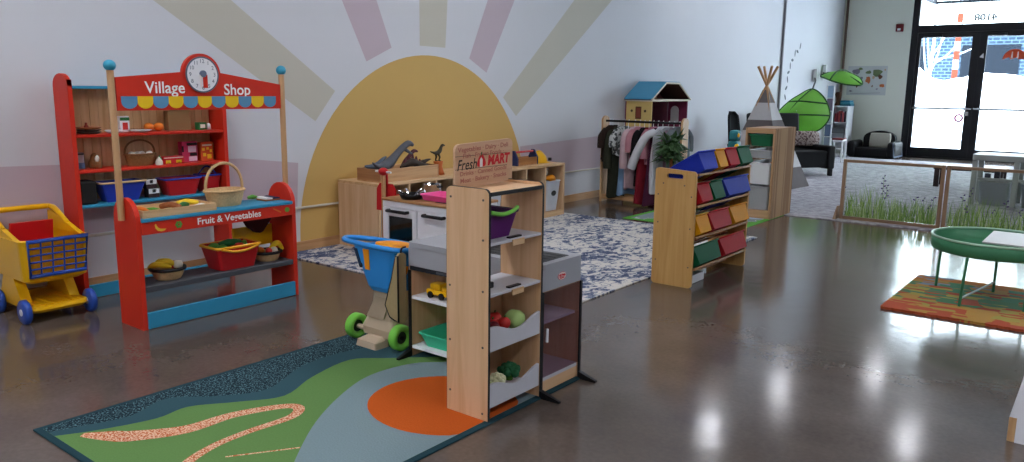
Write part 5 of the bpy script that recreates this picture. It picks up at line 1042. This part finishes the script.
# leaf canopies
leafm = None
m, nt, bb = new_mat('translucent leaf fabric'); bb.inputs['Base Color'].default_value = lin('#8FCB5A'); bb.inputs['Roughness'].default_value = .5
n_ = N(nt, 'ShaderNodeTexNoise', Scale=6.); hs = N(nt, 'ShaderNodeMapRange'); hs.inputs['To Min'].default_value = .85; hs.inputs['To Max'].default_value = 1.1
hv = N(nt, 'ShaderNodeHueSaturation', Color=lin('#8FCB5A')); nt.links.new(n_.outputs['Fac'], hs.inputs['Value']); nt.links.new(hs.outputs['Result'], hv.inputs['Value']); nt.links.new(hv.outputs['Color'], bb.inputs['Base Color'])
tl_ = N(nt, 'ShaderNodeBsdfTranslucent', Color=lin('#A2DE66')); mx_ = N(nt, 'ShaderNodeMixShader', Fac=.45)
nt.links.new(bb.outputs[0], mx_.inputs[1]); nt.links.new(tl_.outputs[0], mx_.inputs[2]); nt.links.new(mx_.outputs[0], nt.nodes['Material Output'].inputs['Surface']); leafm = m
vein = plain('dark green binding', '#2F5A2A', .6)
def leaf(name, lab, ctr, outline, bulge, veins, stem, br):
    t = thing(name, lab, 'leaf canopy', ctr); C = Vector(ctr); O = smooth([Vector(p) for p in outline], 5, True); K = 7; R = []
    def S(p, f): return C+(p-C)*f+Vector(bulge)*(1-f*f)
    for s in (0, 1): R.append([[S(p, max(.02, k/K))+Vector(bulge).normalized()*(-.006*s) for p in O] for k in range(K+1)])
    MB().loft(R[0]+R[1][::-1], 0, True, cap=False).build('leaf', leafm, t)
    MB().tube([p for p in O], .012, 6, closed=True).build('edge_binding', vein, t)
    for a, b_ in veins:
        a, b_ = O[int(a*len(O)) % len(O)], O[int(b_*len(O)) % len(O)]
        P = []
        for i in range(13):
            f = i/12; q = a*(1-f)+b_*f; d = q-C; 
            # radial fraction of this chord point inside the outline
            best = .001
            if d.length > 1e-4: o_ = max(O, key=lambda o: (o-C).normalized().dot(d.normalized())); best = d.length/(o_-C).length
            P.append(q+Vector(bulge)*(1-min(1, best)**2)+Vector(bulge).normalized()*.012)
        MB().tube(P, .011, 6).build('vein', vein, t)
    MB().tube(smooth([Vector(p) for p in stem], 4), .013, 8).build('stem', black, t)
    MB().box(br[0]-.03, br[1]-.03, br[2]-.1, br[0]+.03, br[1]+.03, br[2]+.12, .008).build('bracket', white_pl, t)
    return t
leaf('leaf_canopy', 'large green leaf canopy above the black armchair', (-3.92, 12.0, .80), [(-3.84, 12.1, 1.145), (-4.02, 12.05, 1.05), (-4.18, 12.0, .92), (-4.31, 11.95, .72), (-4.18, 11.95, .58), (-3.95, 11.95, .50), (-3.72, 11.95, .52), (-3.58, 12., .64), (-3.545, 12.05, .80), (-3.66, 12.1, 1.02)], (0, -.3, .03), [(.0, .42), (.3, .78), (.18, .86)], [(-3.84, 12.1, 1.14), (-3.95, 12.5, 1.2), (-4.15, 13.2, 1.28), (-4.29, 13.6, 1.33)], (-4.29, 13.62, 1.36))
lc2 = leaf('leaf_canopy', 'drooping green leaf canopy in the corner by the world map', (-4.0, 14.4, 1.36), [(-4.3, 14.6, 1.40), (-4.15, 14.25, 1.36), (-3.95, 14.12, 1.30), (-3.78, 14.15, 1.26), (-3.62, 14.3, 1.26), (-3.72, 14.55, 1.36), (-3.9, 14.7, 1.43), (-4.1, 14.72, 1.44)], (0, -.03, .09), [(.0, .5), (.22, .76)], [(-4.24, 14.6, 1.4), (-4.28, 14.65, 1.42), (-4.3, 14.7, 1.45)], (-4.295, 14.72, 1.45))
lc2.location = (-3.97, 13.75, 1.335); lc2.scale = (1.1, 1.1, 1.1)
vd = thing('wall_decal', 'trailing string of dark leaf stickers on the wall above the teepee', 'wall sticker', (-4.33, 12.5, .85))
for i, (y, z) in enumerate(((12.9, 1.82), (12.78, 1.73), (12.68, 1.70), (12.58, 1.59), (12.5, 1.50), (12.44, 1.40), (12.42, 1.29), (12.39, 1.16), (12.37, 1.02), (12.36, .86))):
    a = 1.2+i*1.7; MB().prism([(.055*math.cos(q)*math.cos(a)-.022*math.sin(q)*math.sin(a), .055*math.cos(q)*math.sin(a)+.022*math.sin(q)*math.cos(a)) for q in [2*PI*j/12 for j in range(12)]], (XW+.0005, y, z), Y_, Z_, .001).build('leaf_sticker', plain('slate sticker', '#4A525A', .7), vd)
# world map
wm = thing('world_map', 'animal world map of coloured land shapes on the grey wall', 'wall map', (-3.86, YD, 1.05))
MB().box(-4.19, YD-.003, 1.06, -3.53, YD, 1.57).build('sheet', plain('map sheet', '#CDD2CF', .8, .02), wm)
def blob(cx, cz, rx, rz_, m, seed, nm='land'):
    rn_ = random.Random(seed); pts = smooth([Vector((cx+rx*rn_.uniform(.6, 1.1)*math.cos(2*PI*i/11), cz+rz_*rn_.uniform(.6, 1.1)*math.sin(2*PI*i/11), 0)) for i in range(11)], 3, True)
    MB().prism([(p.x, p.y) for p in pts], (0, YD-.0032, 0), X_, Z_, .001).build(nm, m, wm)
mg, mo, mb_, mp_, mt_ = plain('map grey', '#85808C', .8), plain('map orange', '#C4744A', .8), plain('map brown', '#7C5844', .8), plain('map green', '#71835A', .8), plain('map tan', '#C1A98A', .8)
for i, (x, z, a, b_, m) in enumerate(((-4.05, 1.47, .07, .05, mg), (-3.98, 1.52, .04, .025, mp_), (-4.02, 1.25, .035, .06, mb_), (-3.95, 1.36, .03, .03, mg), (-3.84, 1.33, .05, .075, mo), (-3.84, 1.46, .05, .035, mp_), (-3.70, 1.45, .10, .065, mp_), (-3.64, 1.38, .045, .04, mb_), (-3.60, 1.23, .05, .035, mo), (-3.75, 1.37, .03, .03, mt_), (-4.12, 1.13, .03, .015, mg), (-3.76, 1.22, .014, .02, mb_), (-3.68, 1.17, .02, .012, mg), (-4.14, 1.36, .015, .02, mg), (-3.57, 1.5, .02, .02, mt_))): blob(x, z, a, b_, m, i+5)
MB().prism([(-4.12, 1.085), (-3.62, 1.105), (-3.62, 1.1), (-4.12, 1.08)], (0, YD-.0032, 0), X_, Z_, .001).build('map_border', mg, wm)
fa = thing('fire_alarm', 'small red fire alarm box on the wall left of the doors', 'fire alarm', (-3.395, YD, 2.15))
MB().box(-3.455, YD-.04, 2.145, -3.335, YD, 2.275, .01).build('housing', plain('alarm red', '#6E1219', .4), fa); MB().box(-3.425, YD-.047, 2.165, -3.375, YD-.0405, 2.20, .004).build('strobe', white_pl, fa)
# bookshelf
bsf = thing('bookshelf', 'narrow white cube bookshelf in the far corner', 'bookshelf', (-4.13, 14.75, 0))
for x in (-4.30, -3.985): MB().box(x, 14.5, 0, x+.018, 14.85, .87).build('side_panel', white_wood, bsf)
for z in (.0, .28, .57, .852): MB().box(-4.2815, 14.5, z, -3.9855, 14.85, z+.018).build('shelf_board', white_wood, bsf)
MB().box(-4.2815, 14.84, .019, -3.9855, 14.85, .851).build('back_panel', white_wood, bsf)
bc_ = [('#8C2C33', 'dark red'), ('#6B1F2B', 'maroon'), ('#A8443F', 'brick red'), ('#4A2C3C', 'plum'), ('#B6555A', 'rose red'), ('#3B2F38', 'near black')]
for i, (c, nmc) in enumerate(bc_): tag(MB().box(-4.2+.032*i, 14.56, .5885, -4.2+.032*i+.027, 14.75, .5885+.15+.02*((i*7) % 3), .002).build('book', plain('cover '+nmc, c, .6)), nmc+' book standing on the middle shelf of the white bookshelf', 'book')
for i, (c, nmc) in enumerate((('#8D9096', 'grey'), ('#6E7076', 'dark grey'))): tag(MB().box(-4.25, 14.55, .2985+.09*i, -4.02, 14.8, .2985+.085+.09*i, .004).build('magazine_box', plain('box '+nmc, c, .7)), nmc+' flat box stacked on the lower shelf of the bookshelf', 'box')
tag(MB().lathe([(.05, 0), (.05, .02), (.03, .06), (.035, .14), (.055, .2), (.04, .235), (.001, .24)], (-4.2, 14.68, .8705), 16).build('carved_figure', plain('dark wood carving', '#5B3A26', .6)), 'dark carved wooden figure on top of the bookshelf', 'ornament')
for i in range(3): tag(MB().box(-4.12, 14.54+.005*i, .8705+.032*i, -3.94-.01*i, 14.78, .8705+.032*i+.03, .003).build('book', plain('teal cover %d' % i, ('#2D6E84', '#3F8FA0', '#2F7F98')[i], .6)), ('lowest', 'middle', 'topmost')[i]+' teal book of the pile on the bookshelf', 'book')
# display stand
ds = thing('display_stand', 'slim tall white display stand with printed cards', 'display stand', (-3.72, 12.5, G0))
MB().box(-3.80, 12.55, G0, -3.66, 12.75, .03, .004).build('base', white_pl, ds)
for x in (-3.785, -3.685): MB().box(x, 12.62, .03, x+.016, 12.64, 1.215, .003).build('upright', white_pl, ds)
for i in range(5): MB().box(-3.768, 12.61, .24+.195*i, -3.686, 12.619, .42+.195*i, .002).build('card', plain('card tint %d' % i, ('#8C94A8', '#5F6F8E', '#AEB6C6', '#6E5F78', '#8FA3BE')[i], .6), ds)
# toddler chair
tcx = thing('toddler_chair', 'small white rail chair with a red seat beside the bookshelf', 'chair', (-3.68, 13.1, G0))
for x in (-3.78, -3.6):
    MB().tube(smooth([(x, 13.0, G0), (x, 13.0, .28), (x, 13.03, .345), (x, 13.2, .355)], 4), .014, 8).build('frame', white_pl, tcx); MB().cyl((x, 13.2, G0), (x, 13.2, .355), .014, n=10).build('leg', white_pl, tcx)
for z in (.12, .22, .345): MB().cyl((-3.78, 13.0 if z < .3 else 13.03, z), (-3.6, 13.0 if z < .3 else 13.03, z), .012, n=10).build('rail', white_pl, tcx)
MB().box(-3.775, 13.04, .357, -3.605, 13.22, .385, .006).build('seat', plain('seat red', '#7C2F33', .6), tcx)
# sofa
sf = thing('kids_sofa', 'small rounded black sofa against the grey wall', 'sofa', (-3.53, 14.65, G0))
MB().box(-3.9, 14.4, G0, -3.18, 14.95, .17, .03).build('seat', black_soft, sf)
b = MB(); prof_ = [(-3.76+.0, .0), (-3.24, .0), (-3.24, .27)]+[(-3.5+.26*math.cos(PI*i/12), .30+.13*math.sin(PI*i/12)) for i in range(13)]+[(-3.76, .27)]
b.prism(prof_, (0, 14.99, .02), X_, Z_, .13); b.build('backrest', black_soft, sf)
for x in (-3.90, -3.25): MB().box(x, 14.34, G0, x+.13, 14.93, .285, .05).build('arm', black_soft, sf)
MB().add([Vector(p) for p in ((-3.135, 14.34, .02), (-3.12, 14.34, .02), (-3.12, 14.95, .02), (-3.135, 14.95, .02), (-3.165, 14.34, .27), (-3.15, 14.34, .27), (-3.15, 14.95, .27), (-3.165, 14.95, .27))], [[3, 2, 1, 0], [4, 5, 6, 7], [0, 1, 5, 4], [1, 2, 6, 5], [2, 3, 7, 6], [3, 0, 4, 7]]).build('side_trim', plain('slate trim', '#5A6478', .5), sf)
cu = MB().sph((0, 0, 0), .20, .06, .16, 20, 12); cu.v = [Vector((max(-.165, min(.165, p.x*1.15)), p.y, max(-.125, min(.125, p.z*1.15)))) for p in cu.v]; cu.xf((-3.46, 14.76, .29), rot=Matrix.Rotation(-.2, 3, 'X'))
tag(cu.build('cushion', cloth('linen cushion', '#B3AEA2', .06)), 'square linen cushion on the small black sofa', 'cushion')
# low dark bench and grey activity table
bn = thing('bench', 'low dark legged bench with a white top near the doors', 'bench', (-1.5, 10.6, G0)); dkb = plain('dark brown legs', '#33262A', .5)
MB().box(-1.84, 10.45, .245, -1.1, 10.8, .262, .003).build('top', white_pl, bn); MB().box(-1.83, 10.46, .215, -1.11, 10.48, .2445).build('apron', dkb, bn)
for x in (-1.82, -1.17):
    for y in (10.465, 10.74): MB().box(x, y, G0, x+.055, y+.045, .2448, .003).build('leg', dkb, bn)
at = thing('activity_table', 'grey plastic activity table with hanging tubs behind the clear fence', 'play table', (-.8, 9.2, G0)); gpl = plain('grey green plastic', '#A3A9A3', .45, .04)
MB().prism(rect(.95, .5, .05), (-1.24, 8.98, .455), X_, Y_, .055).build('table_top', gpl, at)
for x in (-1.235, -.88, -.36):
    for y in (9.0, 9.42): MB().box(x, y, G0, x+.05, y+.045, .4548, .008).build('leg', gpl, at)
MB().box(-1.18, 9.01, .26, -.36, 9.03, .285, .004).build('cross_rail', gpl, at)
for x0, x1, n_ in ((-1.17, -.9, 'left'), (-.81, -.39, 'right')): tub('tub', n_+' grey tub standing under the grey activity table', 'tub', x0, 9.05, G0, x1, 9.4, .24, plain('dark grey tub '+n_, '#8A9094' if n_ == 'left' else '#7A8086', .45), gpl, .008, .02)
for k, (x, c, l) in enumerate(((-1.13, '#3A3F4C', 'dark toy block at the left'), (-1.05, '#2C2F3C', 'tall dark toy block'), (-.72, '#4A4C58', 'dark toy block at the right'))): tag(MB().box(x, 9.12, .2565, x+.05, 9.17, .32+.03*(k == 1), .004).box(x-.01, 9.11, .2505, x+.06, 9.18, .2562, .001).build('toy_block', plain('block '+l, c, .5)), l+' on the tubs of the activity table', 'toy')
# ================================================================== clear fence panels
PY_ = 7.17
cl_ = glassy('clear acrylic', '#F4F7F4', .03); fw = wood('fence wood', '#987B60', '#725843', 'z'); fwx = wood('fence rail wood', '#987B60', '#725843', 'x')
F0 = .0085
gb = [plain('printed grass %d' % i, c, .6, .1) for i, c in enumerate(('#6F9444', '#8DB158', '#567A3A', '#A5BE74'))]; fl = plain('printed lavender', '#5B4A78', .6, .1)
def fence(lab, x0, x1, seed, flowers):
    t = thing('fence_panel', lab, 'fence', ((x0+x1)/2, PY_, F0))
    for x in (x0, x1-.028): MB().box(x, PY_-.015, F0, x+.028, PY_+.015, .53, .002).build('post', fw, t)
    MB().box(x0+.0285, PY_-.012, .505, x1-.0285, PY_+.012, .529, .002).build('top_rail', fwx, t); MB().box(x0+.0285, PY_-.014, F0, x1-.0285, PY_+.014, .036, .002).build('bottom_rail', fwx, t)
    MB().box(x0+.0285, PY_-.002, .0365, x1-.0285, PY_+.002, .5045).build('clear_sheet', cl_, t)
    rn_ = random.Random(seed); g = MB()
    for i in range(420):
        f = rn_.random()**.9; x = x0+.04+(x1-x0-.08)*f; h = (.05+.12*rn_.random())*(1.15+.75*math.exp(-((f-.28)/.22)**2)+.3*math.exp(-((f-.8)/.15)**2)); lean = rn_.uniform(-.07, .07); w_ = rn_.uniform(.0012, .003)
        y = PY_-.0025-.0001*(i % 6); q = [Vector((x-w_, y, .037)), Vector((x+w_, y, .037)), Vector((x+w_*.7+lean*.4, y, .037+h*.6)), Vector((x+lean, y, .037+h)), Vector((x-w_*.7+lean*.4, y, .037+h*.6))]
        q = [Vector((min(max(p.x, x0+.03), x1-.03), p.y, min(p.z, .5))) for p in q]; g.poly(q, rn_.choice((0, 0, 1, 2, 3)))
    g.build('printed_grass', gb, t)
    for fx, fz, n_ in flowers:
        fm = MB()
        fm.poly([Vector((fx-.0015, PY_-.0033, .04)), Vector((fx+.0015, PY_-.0033, .04)), Vector((fx+.0015, PY_-.0033, fz)), Vector((fx-.0015, PY_-.0033, fz))], 0)
        for j in range(n_):
            z = fz-.022*j; s = -1 if j % 2 else 1
            q = s; ox = .006*math.sin(j*2.3+fx*40); fm.poly([Vector((fx, PY_-.0034-.0001*j, z)), Vector((fx+q*.012+ox, PY_-.0034-.0001*j, z+.009)), Vector((fx+q*.017+ox, PY_-.0034-.0001*j, z+.001)), Vector((fx+q*.008, PY_-.0034-.0001*j, z-.006))], 1)
        fm.build('printed_flower', [gb[2], fl], t)
    return t
fp = fence('clear fence panel with printed grass, left of the double post', -1.957, -1.165, 4, ((-1.62, .41, 8), (-1.59, .33, 6), (-1.93, .285, 2), (-1.36, .25, 2), (-1.30, .25, 2), (-1.23, .26, 2), (-1.255, .19, 2)))
MB().add([Vector(p) for p in ((-1.99, PY_-.09, F0), (-1.965, PY_-.09, F0), (-1.965, PY_+.09, F0), (-1.99, PY_+.09, F0), (-1.98, PY_-.02, .12), (-1.965, PY_-.02, .12), (-1.965, PY_+.02, .12), (-1.98, PY_+.02, .12))], [[3, 2, 1, 0], [4, 5, 6, 7], [0, 1, 5, 4], [1, 2, 6, 5], [2, 3, 7, 6], [3, 0, 4, 7]]).build('foot', fw, fp)
fence('clear fence panel with printed grass, right of the double post', -1.155, -.33, 9, ((-.99, .21, 3), (-.965, .36, 4), (-1.02, .30, 3), (-.80, .2, 2), (-.72, .28, 3), (-.62, .22, 3), (-.55, .3, 3)))
# ================================================================== leaf mat and tray table
def leafmat():
    m, nt, b = new_mat('woven leaf mat'); L = nt.links.new
    tc = N(nt, 'ShaderNodeTexCoord'); sx = N(nt, 'ShaderNodeSeparateXYZ'); L(tc.outputs['Object'], sx.inputs[0])
    n0 = N(nt, 'ShaderNodeTexNoise', Scale=9., Detail=2.); L(tc.outputs['Object'], n0.inputs['Vector'])
    def cell(src, k, off):
        a = N(nt, 'ShaderNodeMath', operation='MULTIPLY_ADD'); a.inputs[1].default_value = k; L(src, a.inputs[0])
        o = N(nt, 'ShaderNodeMath', operation='MULTIPLY'); o.inputs[1].default_value = off; L(n0.outputs['Fac'], o.inputs[0]); L(o.outputs[0], a.inputs[2])
        f = N(nt, 'ShaderNodeMath', operation='FLOOR'); L(a.outputs[0], f.inputs[0]); return f.outputs[0]
    cx, cy2 = cell(sx.outputs['X'], 11., 2.2), cell(sx.outputs['Y'], 19., 1.6)
    cb_ = N(nt, 'ShaderNodeCombineXYZ'); L(cx, cb_.inputs[0]); L(cy2, cb_.inputs[1]); wn_ = N(nt, 'ShaderNodeTexWhiteNoise', noise_dimensions='2D'); L(cb_.outputs[0], wn_.inputs['Vector'])
    wy = N(nt, 'ShaderNodeTexWhiteNoise', noise_dimensions='1D'); L(cy2, wy.inputs['W'])
    mxv = N(nt, 'ShaderNodeMath', operation='MULTIPLY_ADD'); mxv.inputs[1].default_value = .45; L(wn_.outputs['Value'], mxv.inputs[0])
    s2 = N(nt, 'ShaderNodeMath', operation='MULTIPLY'); s2.inputs[1].default_value = .55; L(wy.outputs['Value'], s2.inputs[0]); L(s2.outputs[0], mxv.inputs[2])
    ty = N(nt, 'ShaderNodeMath', operation='MULTIPLY_ADD'); ty.inputs[1].default_value = 1.06; ty.inputs[2].default_value = .5; L(sx.outputs['Y'], ty.inputs[0])
    jw = N(nt, 'ShaderNodeMath', operation='MULTIPLY_ADD'); jw.inputs[1].default_value = .34; jw.inputs[2].default_value = -.17; L(wn_.outputs['Value'], jw.inputs[0])
    fy = N(nt, 'ShaderNodeMath', operation='ADD'); L(ty.outputs[0], fy.inputs[0]); L(jw.outputs[0], fy.inputs[1])
    r = ramp(nt, [(0, '#A5492A'), (.13, '#A87F38'), (.25, '#978A3E'), (.33, '#A2492C'), (.41, '#4A7650'), (.5, '#9A8F42'), (.58, '#9C4A2E'), (.66, '#477A58'), (.76, '#A67E3A'), (.85, '#72838F'), (.93, '#A86C30')], 'CONSTANT'); L(fy.outputs[0], r.inputs['Fac']); L(r.outputs['Color'], b.inputs['Base Color']); b.inputs['Roughness'].default_value = .9; b.inputs['Specular IOR Level'].default_value = .15
    return m
pts = []
X0, X1, Y0m, Y1m = -.925, .42, 4.29, 5.22
for (ax, ay), (bx_, by), n_ in (((X0, Y0m), (X1, Y0m), 26), ((X1, Y0m), (X1, Y1m), 18), ((X1, Y1m), (X0, Y1m), 26), ((X0, Y1m), (X0, Y0m), 18)):
    nx, ny = (by-ay), -(bx_-ax); l = math.hypot(nx, ny)
    for i in range(n_*4): f = i/(n_*4); o = .008*abs(math.sin(PI*f*n_)); pts.append((ax+(bx_-ax)*f+nx/l*o, ay+(by-ay)*f+ny/l*o))
tag(MB().prism(pts, (0, 0, .0004), X_, Y_, .012).build('leaf_mat', leafmat()), 'orange and green leaf patterned mat under the green tray table', 'mat')
tt = thing('tray_table', 'round green metal tray table on slim legs', 'tray table', (-.5, 4.86, .013)); tg = plain('green enamel', '#3F7F5A', .45, .04); tgr = plain('pale green rim', '#A9CDB2', .4)
MB().lathe([(.001, .27), (.305, .27), (.314, .28), (.318, .345), (.312, .345), (.307, .288), (.298, .279), (.001, .279)], (-.505, 4.86, 0), 56).build('tray', tg, tt)
MB().tube([(-.505+.315*math.cos(i*PI/28), 4.86+.315*math.sin(i*PI/28), .345) for i in range(56)], .0065, 8, closed=True).build('rim', tgr, tt)
for (x, y), (tx, ty) in (((-.794, 4.97), (-.785, 4.965)), ((-.61, 4.555), (-.6, 4.575)), ((-.335, 4.66), (-.335, 4.66)), ((-.515, 5.02), (-.515, 5.02))): MB().cyl((x, y, .0125), (tx, ty, .271), .0075, n=10).build('leg', tg, tt)
MB().cyl((-.607, 4.56, .055), (-.517, 5.012, .07), .005, n=8).build('brace', plain('pale brace', '#C9D6CC', .4), tt)
tag(MB().box(-.545, 4.58, 0, -.215, 5.0, .008, .002).xf((0, 0, .3525)).build('lid_board', plain('grey white lid', '#C4C2C0', .5, .04)), 'pale grey board lying across the green tray table', 'board')
# ================================================================== white unit at the right edge
wu = thing('sloping_unit', 'white wooden unit with a sloping side and bare wood end at the right edge', 'furniture', (.05, 2.95, 0))
MB().box(-.207, 2.862, 0, -.186, 2.96, .082, .002).build('end_block', pine_z, wu)
for y in (2.862, 3.24):
    b = MB(); Q = [(-.1855, 0), (.4, 0), (.4, .5), (-.135, .5), (-.2065, .0825), (-.1855, .0825)]; I = [(-.155, .035), (.37, .035), (.37, .46), (-.105, .46), (-.16, .12), (-.155, .09)]
    n_ = 6
    for i in range(n_):
        j = (i+1) % n_; A = [Q[i], Q[j], I[j], I[i]]; b.prism([(p[0], p[1]) for p in A], (0, y+.018, 0), X_, Z_, .018)
    b.build('side_frame', white_wood, wu)
MB().add([Vector((x, y, z)) for y in (2.8805, 3.2395) for (x, z) in ((-.205, .0835), (-.19, .0835), (-.119, .5), (-.134, .5))], [[0, 1, 2, 3], [7, 6, 5, 4], [0, 4, 5, 1], [1, 5, 6, 2], [2, 6, 7, 3], [3, 7, 4, 0]]).build('sloping_board', white_wood, wu)
MB().box(-.18, 2.8805, .0, .395, 3.2395, .02).build('bottom_board', plain('pale grey lacquer', '#D9DADC', .4), wu)  # bottom board slightly greyer than the white frames
